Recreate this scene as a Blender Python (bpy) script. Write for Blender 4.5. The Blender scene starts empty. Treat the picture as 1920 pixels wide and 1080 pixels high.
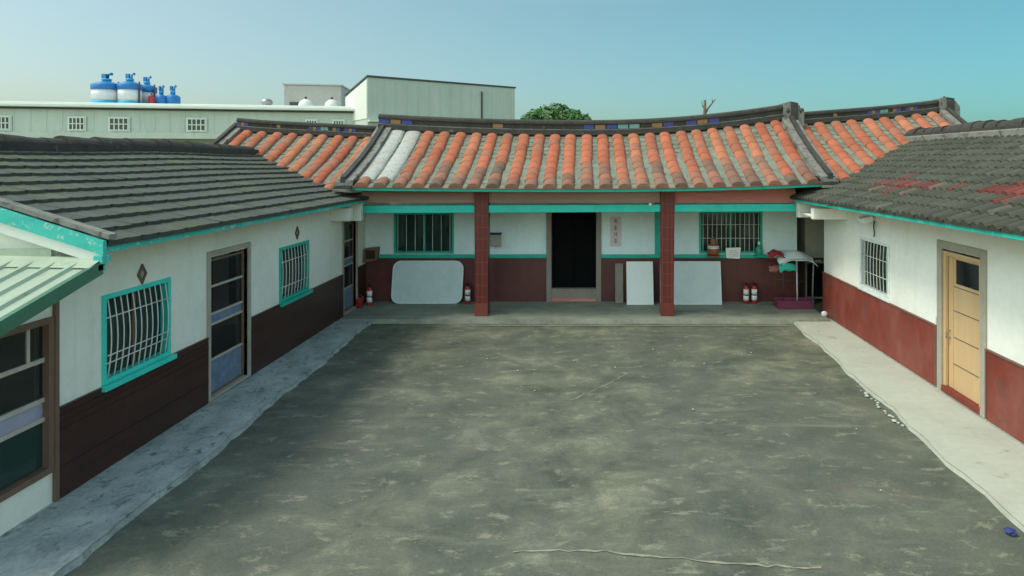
import bpy, math, random
from mathutils import Vector, Matrix
random.seed(7)
S = bpy.context.scene
C = S.collection
R = math.radians

# ---------------------------------------------------------------- camera, sky, sun, exposure
cam_d = bpy.data.cameras.new('camera'); cam = bpy.data.objects.new('camera', cam_d); C.objects.link(cam)
cam.location = (0, 0, 4.0); cam.rotation_euler = (R(90), 0, 0)
cam_d.sensor_width = 36; cam_d.lens = 1150/1920*36
cam_d.shift_x = -140/1920; cam_d.shift_y = -240/1920
cam_d.clip_start = 0.1; cam_d.clip_end = 2000
S.camera = cam

SUN_EL = R(58); SUN_DIR = Vector((-1.0, -0.36, 0)).normalized()      # horizontal direction towards the sun
to_sun = Vector((SUN_DIR.x*math.cos(SUN_EL), SUN_DIR.y*math.cos(SUN_EL), math.sin(SUN_EL)))
w = bpy.data.worlds.new('World'); S.world = w; w.use_nodes = True
nt = w.node_tree; nt.nodes.clear()
sky = nt.nodes.new('ShaderNodeTexSky'); sky.sky_type = 'NISHITA'; sky.sun_disc = False
sky.sun_elevation = SUN_EL; sky.sun_rotation = math.atan2(SUN_DIR.x, SUN_DIR.y)
sky.air_density = 1.2; sky.dust_density = 1.6; sky.ozone_density = 1.0
# hazy sky: whiter on the sun's side, bluer away from it, with out-of-view brightness added to light the shaded walls
wtc = nt.nodes.new('ShaderNodeTexCoord'); wsp = nt.nodes.new('ShaderNodeSeparateXYZ'); nt.links.new(wtc.outputs['Generated'], wsp.inputs[0])
def wramp(sock, a, b, ca, cb, smooth=True):
    mr = nt.nodes.new('ShaderNodeMapRange'); mr.interpolation_type = 'SMOOTHSTEP' if smooth else 'LINEAR'
    mr.inputs['From Min'].default_value = a; mr.inputs['From Max'].default_value = b; nt.links.new(sock, mr.inputs['Value'])
    x = nt.nodes.new('ShaderNodeMix'); x.data_type = 'RGBA'; nt.links.new(mr.outputs[0], x.inputs['Factor'])
    for nm, c in (('A', ca), ('B', cb)):
        if isinstance(c, tuple): x.inputs[nm].default_value = (*c, 1)
        else: nt.links.new(c, x.inputs[nm])
    return x.outputs['Result']
side = wramp(wsp.outputs['X'], -.75, .55, (.66, .68, .60), (.28, .54, .52), False)
low = wramp(wsp.outputs['Z'], .02, .25, (.88, .955, 1.12), (1.25, 1.21, 1.13), False)
sm = nt.nodes.new('ShaderNodeMix'); sm.data_type = 'RGBA'; sm.blend_type = 'MULTIPLY'; sm.inputs['Factor'].default_value = 1.0
nt.links.new(side, sm.inputs['A']); nt.links.new(low, sm.inputs['B']); side = sm.outputs['Result']
back = wramp(wsp.outputs['Y'], .15, -.45, side, (1.9, 1.95, 1.55))  # extra sky brightness behind the camera, added to light the hall front
band = wramp(wsp.outputs['Z'], .24, .40, back, (2.25, 2.25, 1.75))  # sky band above the view, brightened to lift the shaded walls
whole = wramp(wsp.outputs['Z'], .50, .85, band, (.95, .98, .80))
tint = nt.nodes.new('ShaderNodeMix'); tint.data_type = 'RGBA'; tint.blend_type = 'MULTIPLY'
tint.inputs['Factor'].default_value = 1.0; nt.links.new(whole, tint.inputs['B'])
bg = nt.nodes.new('ShaderNodeBackground'); bg.inputs['Strength'].default_value = 0.15
wo = nt.nodes.new('ShaderNodeOutputWorld')
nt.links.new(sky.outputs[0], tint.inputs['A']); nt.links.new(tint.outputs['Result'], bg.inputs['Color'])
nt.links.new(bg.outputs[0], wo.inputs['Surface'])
sd = bpy.data.lights.new('sun', 'SUN'); sd.energy = 1.8; sd.angle = R(14); sd.color = (1.0, 0.95, 0.86)
so = bpy.data.objects.new('sun', sd); C.objects.link(so)
so.rotation_euler = (-to_sun).to_track_quat('-Z', 'Y').to_euler(); so.location = (-20, -10, 30)
S.view_settings.view_transform = 'Standard'; S.view_settings.look = 'None'
S.view_settings.exposure = 0.45; S.view_settings.gamma = 1.0; S.view_settings.use_curve_mapping = False

# ---------------------------------------------------------------- materials
def newmat(name):
    m = bpy.data.materials.new(name); m.use_nodes = True
    n = m.node_tree; b = n.nodes['Principled BSDF']
    return m, n, b
def ramp(n, fac, stops):
    r = n.nodes.new('ShaderNodeValToRGB'); e = r.color_ramp.elements
    while len(e) < len(stops): e.new(0.5)
    for k, (p, c) in enumerate(stops):
        e[k].position = p; e[k].color = (c[0], c[1], c[2], 1)
    n.links.new(fac, r.inputs[0]); return r.outputs[0]
def noise(n, scale, detail=6, rough=.6, vec=None, stretch=None, dist=0):
    tc = n.nodes.new('ShaderNodeTexCoord'); v = tc.outputs['Object']
    if stretch:
        mp = n.nodes.new('ShaderNodeMapping'); mp.inputs['Scale'].default_value = stretch
        n.links.new(v, mp.inputs[0]); v = mp.outputs[0]
    t = n.nodes.new('ShaderNodeTexNoise'); t.inputs['Scale'].default_value = scale
    t.inputs['Detail'].default_value = detail; t.inputs['Roughness'].default_value = rough
    t.inputs['Distortion'].default_value = dist
    n.links.new(v, t.inputs['Vector']); return t.outputs['Fac']
def mixc(n, fac, a, b, mode='MIX'):
    x = n.nodes.new('ShaderNodeMix'); x.data_type = 'RGBA'; x.blend_type = mode
    for s, val in (('Factor', fac), ('A', a), ('B', b)):
        if hasattr(val, 'links') or hasattr(val, 'is_linked'): n.links.new(val, x.inputs[s])
        else: x.inputs[s].default_value = val if s == 'Factor' else (val[0], val[1], val[2], 1)
    return x.outputs['Result']
def bump(n, b, h, strength=.3, dist=.01):
    bp = n.nodes.new('ShaderNodeBump'); bp.inputs['Strength'].default_value = strength; bp.inputs['Distance'].default_value = dist
    n.links.new(h, bp.inputs['Height']); n.links.new(bp.outputs[0], b.inputs['Normal'])
def sc(c, k): return tuple(min(1, x*k) for x in c)
def mottled(name, col, var=.25, scale=3, rough=.7, stretch=None, bumpy=.2, col2=None, spot=None, spec=.3):
    """painted / plastered / cast surface with two scales of uneven colour"""
    m, n, b = newmat(name)
    f1 = noise(n, scale, 8, .62, stretch=stretch)
    f2 = noise(n, scale*9, 4, .6, stretch=stretch)
    c = ramp(n, f1, [(.28, sc(col, 1-var)), (.5, col), (.75, col2 if col2 else sc(col, 1+var*.6))])
    c = mixc(n, .35, c, ramp(n, f2, [(.3, sc(col, 1-var)), (.7, sc(col, 1+var*.5))]))
    if spot:
        f3 = noise(n, scale*2.3, 9, .7, stretch=stretch, dist=.6)
        c = mixc(n, ramp(n, f3, [(spot[1], (0, 0, 0)), (spot[1]+.09, (1, 1, 1))]), c, spot[0])
    n.links.new(c, b.inputs['Base Color'])
    b.inputs['Roughness'].default_value = rough; b.inputs['Specular IOR Level'].default_value = spec
    if bumpy: bump(n, b, f2, bumpy, .012)
    return m
def tinted(name, rough=.8, bumpy=.35, dirt=(.10, .095, .075), amount=.5, lichen=None):
    """tiles: each tile has its own colour (attribute 'tile'), stains break it up"""
    m, n, b = newmat(name)
    a = n.nodes.new('ShaderNodeAttribute'); a.attribute_name = 'tile'
    f1 = noise(n, 2.2, 9, .7, dist=.5); f2 = noise(n, 16, 6, .65)
    c = mixc(n, ramp(n, f1, [(.5, (0, 0, 0)), (.75, (amount,)*3)]), a.outputs['Color'], dirt)
    c = mixc(n, ramp(n, f2, [(.34, (.4,)*3), (.55, (0, 0, 0))]), c, sc(dirt, .8))
    if lichen:
        f3 = noise(n, 7, 8, .75)
        c = mixc(n, ramp(n, f3, [(.56, (0, 0, 0)), (.68, (.55,)*3)]), c, lichen)
    n.links.new(c, b.inputs['Base Color']); b.inputs['Roughness'].default_value = rough
    b.inputs['Specular IOR Level'].default_value = .2
    bump(n, b, f2, bumpy, .012)
    return m
def tile_dado(name, col, grout, tw, th, axis, var=.3, rough=.3, stain=None, mortar=.012):
    """glazed wall tiles with joints; axis 'x' for a wall across, 'y' for a wall running away"""
    m, n, b = newmat(name)
    tc = n.nodes.new('ShaderNodeTexCoord'); sp = n.nodes.new('ShaderNodeSeparateXYZ'); cb = n.nodes.new('ShaderNodeCombineXYZ')
    n.links.new(tc.outputs['Object'], sp.inputs[0])
    n.links.new(sp.outputs['X' if axis == 'x' else 'Y'], cb.inputs[0]); n.links.new(sp.outputs['Z'], cb.inputs[1])
    br = n.nodes.new('ShaderNodeTexBrick'); n.links.new(cb.outputs[0], br.inputs['Vector'])
    br.offset = 0; br.inputs['Scale'].default_value = 1; br.inputs['Brick Width'].default_value = tw
    br.inputs['Row Height'].default_value = th; br.inputs['Mortar Size'].default_value = mortar*.5
    br.inputs['Mortar Smooth'].default_value = .3
    br.inputs['Color1'].default_value = (*sc(col, 1-var), 1); br.inputs['Color2'].default_value = (*sc(col, 1+var), 1)
    br.inputs['Mortar'].default_value = (*grout, 1)
    f = noise(n, 1.6, 8, .65); f2 = noise(n, 11, 5, .6)
    c = mixc(n, ramp(n, f, [(.42, (0, 0, 0)), (.8, (.6,)*3)]), br.outputs['Color'], stain or sc(col, .6))
    c = mixc(n, .25, c, ramp(n, f2, [(.3, sc(col, .6)), (.7, sc(col, 1.4))]))
    n.links.new(c, b.inputs['Base Color'])
    b.inputs['Roughness'].default_value = rough; b.inputs['Specular IOR Level'].default_value = .35
    bump(n, b, f2, .08, .01)
    return m
def plain(name, col, rough=.5, metal=0, spec=.4):
    m, n, b = newmat(name)
    f = noise(n, 14, 5, .6)
    n.links.new(ramp(n, f, [(.3, sc(col, .85)), (.7, sc(col, 1.1))]), b.inputs['Base Color'])
    b.inputs['Roughness'].default_value = rough; b.inputs['Metallic'].default_value = metal
    b.inputs['Specular IOR Level'].default_value = spec
    return m
def glassmat(name, col=(.02, .025, .024), alpha=.55):
    m, n, b = newmat(name)
    b.inputs['Base Color'].default_value = (*col, 1); b.inputs['Roughness'].default_value = .06
    f = noise(n, 3, 3); bump(n, b, f, .05, .02)
    b.inputs['Alpha'].default_value = alpha
    return m

M = {}
def courtyard_mat():
    m, n, b = newmat('courtyard_concrete')
    big = noise(n, .30, 6, .55, stretch=(1, .6, 1), dist=.3)
    mid = noise(n, .95, 12, .70, stretch=(1, 1.15, 1), dist=.35)
    strk = noise(n, 1.5, 10, .66, stretch=(.45, 1.9, 1), dist=.5)
    fine = noise(n, 30, 5, .7)
    c = ramp(n, mid, [(.34, (.062, .072, .052)), (.46, (.106, .117, .084)), (.55, (.142, .150, .106)), (.66, (.240, .240, .168))])
    c = mixc(n, ramp(n, big, [(.38, (.6,)*3), (.58, (0, 0, 0))]), c, (.092, .106, .088))
    c = mixc(n, ramp(n, strk, [(.55, (0, 0, 0)), (.70, (.6,)*3)]), c, (.21, .215, .155))
    c = mixc(n, ramp(n, strk, [(.28, (.55,)*3), (.42, (0, 0, 0))]), c, (.080, .092, .074))
    pat = noise(n, 2.6, 12, .78, stretch=(.9, 1.7, 1), dist=.3)
    c = mixc(n, ramp(n, pat, [(.55, (0, 0, 0)), (.62, (.6,)*3)]), c, (.29, .285, .20))
    st = noise(n, .42, 3, .5)
    c = mixc(n, ramp(n, st, [(.64, (0, 0, 0)), (.74, (.35,)*3)]), c, (.18, .125, .10))
    grit = noise(n, 70, 3, .8)
    c = mixc(n, .55, c, ramp(n, fine, [(.3, (.55,)*3), (.7, (1.1,)*3)]), 'MULTIPLY')
    c = mixc(n, ramp(n, grit, [(.62, (0, 0, 0)), (.72, (.5,)*3)]), c, (.30, .30, .24))
    c = mixc(n, ramp(n, grit, [(.30, (.5,)*3), (.38, (0, 0, 0))]), c, (.05, .055, .045))
    n.links.new(c, b.inputs['Base Color']); b.inputs['Roughness'].default_value = .8
    b.inputs['Specular IOR Level'].default_value = .25
    bump(n, b, pat, .3, .015)
    return m
M['court'] = courtyard_mat()
M['terrace'] = mottled('terrace_concrete', (.25, .265, .205), .5, 1.6, .75, (1, 1.6, 1), .25)
M['walk_grey'] = mottled('blotched_grey_concrete', (.33, .37, .345), .55, 2.6, .85, (1.1, .8, 1), .4, col2=(.52, .56, .50), spot=((.13, .155, .145), .555))
M['walk_pale'] = mottled('pale_concrete', (.40, .42, .35), .18, 1.2, .8, None, .25, spot=((.25, .26, .21), .60))
M['seam'] = mottled('pale_mortar', (.26, .26, .185), .35, 7, .9, spot=((.16, .165, .125), .58))
M['dirt'] = mottled('far_ground_soil', (.18, .19, .12), .4, .2, .9)
def plaster(name, col, stain, damp, seedo):
    m, n, b = newmat(name)
    f1 = noise(n, .8, 9, .65, dist=.4); f2 = noise(n, 9, 6, .65); f3 = noise(n, 3.2, 8, .7, stretch=(1, 1, .10), dist=.2)
    f4 = noise(n, 1.9, 10, .75, dist=.8); f5 = noise(n, 45, 3, .6)
    c = ramp(n, f1, [(.30, sc(col, .88)), (.5, col), (.72, sc(col, 1.05))])
    c = mixc(n, ramp(n, f3, [(.52, (0, 0, 0)), (.74, (.42,)*3)]), c, stain)
    c = mixc(n, ramp(n, f4, [(.60, (0, 0, 0)), (.70, (.38,)*3)]), c, damp)
    c = mixc(n, .22, c, ramp(n, f2, [(.3, sc(col, .75)), (.7, sc(col, 1.1))]))
    n.links.new(c, b.inputs['Base Color']); b.inputs['Roughness'].default_value = .85; b.inputs['Specular IOR Level'].default_value = .2
    bump(n, b, f5, .12, .01)
    return m
M['plaster_cream'] = plaster('cream_plaster', (.72, .73, .63), (.50, .47, .36), (.56, .55, .45), 1)
M['plaster_white'] = plaster('white_plaster', (.80, .80, .72), (.60, .57, .46), (.66, .65, .56), 2)
M['plaster_blue'] = plaster('pale_blue_plaster', (.70, .82, .80), (.55, .62, .60), (.58, .68, .68), 3)
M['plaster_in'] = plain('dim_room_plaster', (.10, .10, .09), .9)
M['dado_dark'] = tile_dado('dark_brown_wall_tile', (.045, .018, .013), (.06, .036, .028), .9, .12, 'y', .2, .4, (.028, .013, .010), .006)
M['dado_hall'] = tile_dado('maroon_wall_tile', (.11, .036, .032), (.08, .045, .04), .6, .6, 'x', .15, .3, (.11, .06, .055), .008)
M['dado_red'] = mottled('red_painted_cement', (.195, .038, .025), .38, 1.1, .55, (1, 1, .6), .12, col2=(.27, .11, .085), spot=((.125, .06, .045), .57), spec=.35)
M['column'] = tile_dado('red_column_tile', (.150, .024, .019), (.33, .18, .13), .118, .29, 'x', .12, .4, (.12, .022, .018), .006)
M['teal'] = mottled('turquoise_paint', (.04, .60, .48), .2, 4, .5, None, .1, col2=(.09, .64, .53), spot=((.30, .50, .44), .60))
M['teal_worn'] = mottled('peeling_turquoise_paint', (.045, .44, .37), .25, 5, .6, None, .15, spot=((.55, .58, .52), .56))
M['teal_dark'] = mottled('green_teal_paint', (.025, .40, .29), .25, 4, .5)
M['frieze'] = mottled('faded_pink_boards', (.44, .27, .22), .3, 1.4, .7, (.35, 1, 4), .1, col2=(.52, .44, .38), spot=((.30, .27, .21), .58))
M['frieze_red'] = mottled('salmon_painted_boards', (.52, .19, .15), .3, 1.4, .7, (.35, 1, 4), .1, col2=(.56, .34, .26), spot=((.34, .24, .17), .60))
M['roll'] = tinted('clay_roll_tile', .85, .35, (.20, .12, .08), .5, lichen=(.30, .13, .07))
M['trough'] = mottled('grey_trough_mortar', (.19, .215, .16), .45, 3, .85, None, .3, spot=((.085, .09, .065), .54))
M['cement_tile'] = tinted('grey_cement_tile', .85, .35, (.045, .05, .034), .4, lichen=(.11, .125, .06))
M['cement_tile_r'] = tinted('dark_cement_tile', .85, .35, (.042, .043, .03), .4, lichen=(.10, .10, .06))
M['ridge_grey'] = mottled('dark_ridge_mortar', (.050, .047, .039), .5, 3, .85, None, .4, spot=((.14, .135, .11), .60))
M['verge_grey'] = mottled('weathered_verge_mortar', (.20, .197, .17), .4, 3, .85, None, .4, spot=((.08, .08, .07), .52))
M['ochre'] = plain('ochre_glaze', (.28, .14, .045), .5)
M['blue_glaze'] = plain('blue_glaze', (.045, .05, .24), .5)
M['teal_glaze'] = plain('pale_teal_glaze', (.16, .32, .28), .5)
M['brown_wood'] = mottled('brown_painted_wood', (.16, .10, .07), .35, 5, .55, (1, 1, .2), .15)
M['rail_pale'] = plain('pale_aluminium', (.42, .38, .32), .4)
M['grey_wood'] = mottled('weathered_grey_wood', (.25, .21, .17), .35, 5, .7, (1, 1, .2), .2)
M['tan_wood'] = mottled('tan_wood', (.56, .38, .20), .16, 3, .5, (1, 1, .15), .1, col2=(.64, .46, .26))
M['surround'] = mottled('grey_brown_plaster', (.36, .33, .265), .25, 2.5, .8)
M['blue_panel'] = mottled('blue_door_panel', (.13, .185, .265), .35, 6, .5, col2=(.26, .29, .31))
M['lilac_panel'] = mottled('lilac_grey_panel', (.30, .30, .38), .2, 4, .5)
M['glass'] = glassmat('dark_window_glass')
M['glass_green'] = glassmat('green_window_glass', (.02, .05, .04), .8)
M['black'] = plain('near_black_paint_and_shade', (.006, .006, .006), .9, spec=.05)
M['bar_white'] = plain('white_grille_paint', (.60, .61, .56), .45)
M['curtain'] = mottled('pale_curtain', (.42, .42, .36), .25, 5, .9, (6, 6, .4))
M['curtain_pink'] = mottled('brown_pink_curtain', (.34, .26, .22), .3, 5, .9, (6, 6, .4))
M['green_metal'] = mottled('pale_green_sheet_metal', (.33, .40, .30), .2, 2, .55, (1, .3, 1), .05, spot=((.22, .29, .20), .58))
M['green_dark'] = mottled('dark_green_sheet_metal', (.06, .16, .10), .3, 3, .5)
M['board'] = mottled('scuffed_pale_board', (.55, .64, .62), .15, 2.2, .35, None, .03, spot=((.42, .55, .50), .64))
M['board_white'] = mottled('white_board', (.76, .80, .74), .08, 2, .5, None, .03)
M['board_rim'] = plain('pale_board_rim', (.68, .74, .70), .4)
M['red_paint'] = plain('red_enamel', (.42, .03, .03), .3)
M['white_label'] = plain('white_label', (.78, .78, .76), .5)
M['black_rubber'] = plain('black_rubber', (.012, .012, .012), .5)
M['steel'] = plain('grey_steel', (.33, .33, .32), .4, .6)
M['paper'] = mottled('pinkish_paper', (.66, .55, .55), .1, 6, .9)
M['paper_white'] = plain('white_paper', (.78, .78, .72), .9)
M['ink'] = plain('dark_red_ink', (.13, .02, .03), .9)
M['ink_grey'] = plain('grey_ink', (.35, .36, .36), .9)
M['amber'] = plain('amber_brown_glaze', (.30, .09, .03), .3)
M['bottle_green'] = plain('green_bottle_plastic', (.03, .30, .18), .35)
M['magenta'] = plain('magenta_plastic', (.17, .04, .075), .5)
M['cloth_white'] = mottled('white_cloth', (.72, .76, .72), .12, 5, .9)
M['cloth_red'] = plain('red_cloth', (.36, .03, .03), .8)
M['hall_wall'] = mottled('pale_green_metal_cladding', (.44, .49, .41), .14, .8, .7, (1, 1, .2), .1, col2=(.50, .54, .45))
M['hall_white'] = mottled('white_cladding', (.62, .65, .58), .1, .6, .7)
M['scrap'] = plain('greyed_paper', (.42, .42, .37), .9)
M['hall_box'] = mottled('grey_concrete_box', (.38, .37, .34), .2, .8, .8)
M['tank_white'] = plain('white_tank_plastic', (.66, .66, .66), .4)
M['tank_blue'] = plain('blue_tank_plastic', (.015, .16, .42), .4)
M['tank_cyan'] = plain('cyan_tank_plastic', (.02, .34, .55), .4)
M['dark_frame'] = plain('dark_grey_frame', (.05, .055, .05), .6)
M['rag'] = plain('faded_red_cloth', (.34, .12, .11), .9)
M['blue_rag'] = plain('blue_plastic', (.025, .04, .16), .6)
M['bark'] = mottled('bark', (.12, .095, .07), .3, 6, .9)
def leafmat():
    m, n, b = newmat('leaf_green')
    a = n.nodes.new('ShaderNodeAttribute'); a.attribute_name = 'tile'
    n.links.new(a.outputs['Color'], b.inputs['Base Color']); b.inputs['Roughness'].default_value = .6
    return m
M['leaf'] = leafmat()

# ---------------------------------------------------------------- mesh building
class MB:
    def __init__(s): s.v = []; s.f = []; s.mi = []; s.col = []; s.sm = []
    def face(s, idx, mi=0, col=None, sm=False):
        s.f.append(tuple(idx)); s.mi.append(mi); s.col.append(col or (1, 1, 1)); s.sm.append(sm)
    def pts(s, ps):
        k = len(s.v); s.v.extend([tuple(p) for p in ps]); return k
    def poly(s, ps, mi=0, col=None, sm=False):
        k = s.pts(ps); s.face(range(k, k+len(ps)), mi, col, sm)
    def box(s, a, b, mi=0, col=None, T=None):
        x0, y0, z0 = a; x1, y1, z1 = b
        if x0 > x1: x0, x1 = x1, x0
        if y0 > y1: y0, y1 = y1, y0
        if z0 > z1: z0, z1 = z1, z0
        P = [(x0, y0, z0), (x1, y0, z0), (x1, y1, z0), (x0, y1, z0), (x0, y0, z1), (x1, y0, z1), (x1, y1, z1), (x0, y1, z1)]
        s.hexa(P, mi, col, T)
    def hexa(s, P, mi=0, col=None, T=None):
        if T: P = [T @ Vector(p) for p in P]
        k = s.pts(P)
        for q in ((0, 3, 2, 1), (4, 5, 6, 7), (0, 1, 5, 4), (1, 2, 6, 5), (2, 3, 7, 6), (3, 0, 4, 7)):
            s.face([k+i for i in q], mi, col)
    def tube(s, path, r, n=8, mi=0, col=None, cap=True):
        path = [Vector(p) for p in path]; rings = []
        for i, p in enumerate(path):
            t = (path[min(i+1, len(path)-1)] - path[max(i-1, 0)]).normalized()
            u = t.cross(Vector((0, 0, 1)) if abs(t.z) < .9 else Vector((1, 0, 0))).normalized(); v2 = t.cross(u)
            rr = r[i] if isinstance(r, (list, tuple)) else r
            rings.append(s.pts([p + (u*math.cos(a) + v2*math.sin(a))*rr for a in [2*math.pi*j/n for j in range(n)]]))
        for a, b in zip(rings, rings[1:]):
            for j in range(n): s.face((a+j, a+(j+1) % n, b+(j+1) % n, b+j), mi, col, True)
        if cap:
            s.face([rings[0]+j for j in reversed(range(n))], mi, col); s.face([rings[-1]+j for j in range(n)], mi, col)
    def lathe(s, c, prof, n=24, mi=0, mis=None, col=None):
        rings = []
        for (r, z) in prof:
            rings.append(s.pts([(c[0]+r*math.cos(2*math.pi*j/n), c[1]+r*math.sin(2*math.pi*j/n), c[2]+z) for j in range(n)]))
        for i, (a, b) in enumerate(zip(rings, rings[1:])):
            for j in range(n): s.face((a+j, a+(j+1) % n, b+(j+1) % n, b+j), mis[i] if mis else mi, col, True)
        s.face([rings[0]+j for j in reversed(range(n))], mis[0] if mis else mi, col); s.face([rings[-1]+j for j in range(n)], mis[-1] if mis else mi, col)
    def sweep(s, path, prof, mi=0, mis=None):
        """prof: closed list of (dy, dz) placed at each path point (sweep along x), or any frame given as a function"""
        rings = [s.pts([(p[0], p[1]+d[0], p[2]+d[1]) for d in prof]) for p in path]; n = len(prof)
        for a, b in zip(rings, rings[1:]):
            for j in range(n): s.face((a+j, b+j, b+(j+1) % n, a+(j+1) % n), mis[j] if mis else mi)
        s.face([rings[0]+j for j in range(n)], mi); s.face([rings[-1]+j for j in reversed(range(n))], mi)

def obj(name, mb, mats, parent=None, local=False, bevel=0, label=None):
    me = bpy.data.meshes.new(name); me.from_pydata(mb.v, [], mb.f)
    for m in (mats if isinstance(mats, (list, tuple)) else [mats]): me.materials.append(m)
    me.polygons.foreach_set('material_index', mb.mi); me.polygons.foreach_set('use_smooth', mb.sm)
    if any(c != (1, 1, 1) for c in mb.col):
        at = me.color_attributes.new('tile', 'FLOAT_COLOR', 'CORNER'); d = []
        for p, c in zip(mb.f, mb.col): d.extend([c[0], c[1], c[2], 1.0]*len(p))
        at.data.foreach_set('color', d)
    me.validate(); me.update()
    o = bpy.data.objects.new(name, me); C.objects.link(o)
    if parent:
        o.parent = parent
        if not local and parent.type == 'EMPTY': o.matrix_parent_inverse = Matrix.Translation(-parent.location)
    if bevel:
        b = o.modifiers.new('bevel', 'BEVEL'); b.width = bevel; b.segments = 2; b.limit_method = 'ANGLE'; b.angle_limit = R(40)
    if label: o['label'] = label
    return o
def tag(o, label, cat, group=None):
    o['label'] = label; o['category'] = cat
    if group: o['group'] = group
    return o
def thing(name, label, cat, loc, rz=0, group=None):
    o = bpy.data.objects.new(name, None); C.objects.link(o); o.location = loc; o.rotation_euler = (0, 0, rz)
    o.empty_display_size = .2
    return tag(o, label, cat, group)
def struct(name, mb, mats):
    o = obj(name, mb, mats); o['kind'] = 'structure'; return o
def dup(root, loc, rz=0, label=None):
    r = root.copy(); C.objects.link(r); r.location = loc; r.rotation_euler = (0, 0, rz)
    if label: r['label'] = label
    for ch in list(root.children):
        c = ch.copy(); C.objects.link(c); c.parent = r
        for g in list(ch.children):
            d = g.copy(); C.objects.link(d); d.parent = c
    return r
def wall_panel(mb, axis, pos, thick, u0, u1, z0, z1, holes=(), mi=0):
    """wall with real openings. axis 'x': a wall at x=pos..pos+thick running along y; 'y': at y=pos..pos+thick running along x"""
    us = sorted({u0, u1, *[min(max(h[0], u0), u1) for h in holes], *[min(max(h[1], u0), u1) for h in holes]})
    zs = sorted({z0, z1, *[min(max(h[2], z0), z1) for h in holes], *[min(max(h[3], z0), z1) for h in holes]})
    def solid(i, j):
        if i < 0 or j < 0 or i >= len(us)-1 or j >= len(zs)-1: return False
        uc = (us[i]+us[i+1])/2; zc = (zs[j]+zs[j+1])/2
        return not any(h[0] < uc < h[1] and h[2] < zc < h[3] for h in holes)
    P = (lambda u, t, z: (pos+t, u, z)) if axis == 'x' else (lambda u, t, z: (u, pos+t, z))
    for i in range(len(us)-1):
        for j in range(len(zs)-1):
            if not solid(i, j): continue
            a, b, c, d = us[i], us[i+1], zs[j], zs[j+1]
            for t in (0, thick): mb.poly([P(a, t, c), P(b, t, c), P(b, t, d), P(a, t, d)], mi)
            if not solid(i-1, j): mb.poly([P(a, 0, c), P(a, thick, c), P(a, thick, d), P(a, 0, d)], mi)
            if not solid(i+1, j): mb.poly([P(b, 0, c), P(b, thick, c), P(b, thick, d), P(b, 0, d)], mi)
            if not solid(i, j-1): mb.poly([P(a, 0, c), P(b, 0, c), P(b, thick, c), P(a, thick, c)], mi)
            if not solid(i, j+1): mb.poly([P(a, 0, d), P(b, 0, d), P(b, thick, d), P(a, thick, d)], mi)
def ring(mb, axis, pos0, pos1, u0, u1, z0, z1, t, mi=0, bottom=True):
    """rectangular frame of bar width t, butted at the corners"""
    B = (lambda a, b: mb.box((pos0, a[0], a[1]), (pos1, b[0], b[1]), mi)) if axis == 'x' else (lambda a, b: mb.box((a[0], pos0, a[1]), (b[0], pos1, b[1]), mi))
    B((u0, z0), (u0+t, z1)); B((u1-t, z0), (u1, z1)); B((u0+t, z1-t), (u1-t, z1))
    if bottom: B((u0+t, z0), (u1-t, z0+t))
def lerp(a, b, t): return a+(b-a)*t

# ---------------------------------------------------------------- setting
XL, XR, YF = -6.10, 6.03, 16.92          # faces of the two wings and of the hall front
mb = MB(); mb.poly([(-700, -60, -.05), (700, -60, -.05), (700, 1200, -.05), (-700, 1200, -.05)])
struct('ground', mb, M['dirt'])
mb = MB(); nx, ny = 40, 60
k0 = mb.pts([(lerp(-6.0, 5.95, i/nx), lerp(-1, 15.1, j/ny), .003*math.sin(i*.9+j*.35)*math.sin(j*.5)*(0 if i in (0, nx) or j == ny else 1)) for j in range(ny+1) for i in range(nx+1)])
for j in range(ny):
    for i in range(nx): mb.face((k0+j*(nx+1)+i, k0+j*(nx+1)+i+1, k0+(j+1)*(nx+1)+i+1, k0+(j+1)*(nx+1)+i), sm=True)
struct('courtyard', mb, M['court'])
# raised terrace in front of the hall
mb = MB(); k = 60; top = []; bot = []
for i in range(k+1):
    x = lerp(-6.05, 5.95, i/k); y = 14.98+.02*random.uniform(-1, 1)
    top.append((x, y+.03, .105)); bot.append((x, y, -.02))
for i in range(k):
    mb.poly([bot[i], bot[i+1], top[i+1], top[i]])
    mb.poly([top[i], top[i+1], (top[i+1][0], 19, .105), (top[i][0], 19, .105)])
struct('terrace', mb, M['terrace'])
mb = MB()
for i in range(24):
    xa = lerp(-2.9, 5.0, i/24); xb = lerp(-2.9, 5.0, (i+1)/24)
    ya, yb = 14.74+.015*math.sin(i*1.7), 14.74+.015*math.sin((i+1)*1.7); t = .05
    mb.poly([(xa, ya, .016), (xb, yb, .016), (xb, yb+t, .016), (xa, ya+t, .016)])
struct('pavement_edge_strip', mb, M['seam'])
# side walkways
def walkway(name, xw, edge, y0, y1, mat, h=.10, seedv=3, rag=.03):
    rnd = random.Random(seedv); mb = MB(); n = 90; pr = []
    for i in range(n+1):
        y = lerp(y0, y1, i/n); e = edge(y)+rnd.uniform(-rag, rag)
        hh = h+.008*math.sin(i*1.3)
        pr.append(((xw, y, h), (e-.02*math.copysign(1, e), y, hh), (e+.012*math.copysign(1, e)*-1, y, hh*.75), (e-.03*math.copysign(1, e), y, -.02)))
    for a, b in zip(pr, pr[1:]):
        for j in range(3): mb.poly([a[j], a[j+1], b[j+1], b[j]])
    a = pr[-1]; mb.poly(list(a)+[(xw, y1, -.02)])
    return struct(name, mb, mat)
walkway('walkway', XL-.05, lambda y: lerp(-5.02, -5.28, (y-5.9)/9)+.03*math.sin(y*1.7), -1, 14.93, M['walk_grey'], .09, 3, .03)
walkway('walkway', XR+.05, lambda y: lerp(4.72, 5.08, (y-6.8)/8.2)+.03*math.sin(y*2.1)+.02*math.sin(y*5.3), -1, 14.93, M['walk_pale'], .07, 5, .012)
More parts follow.
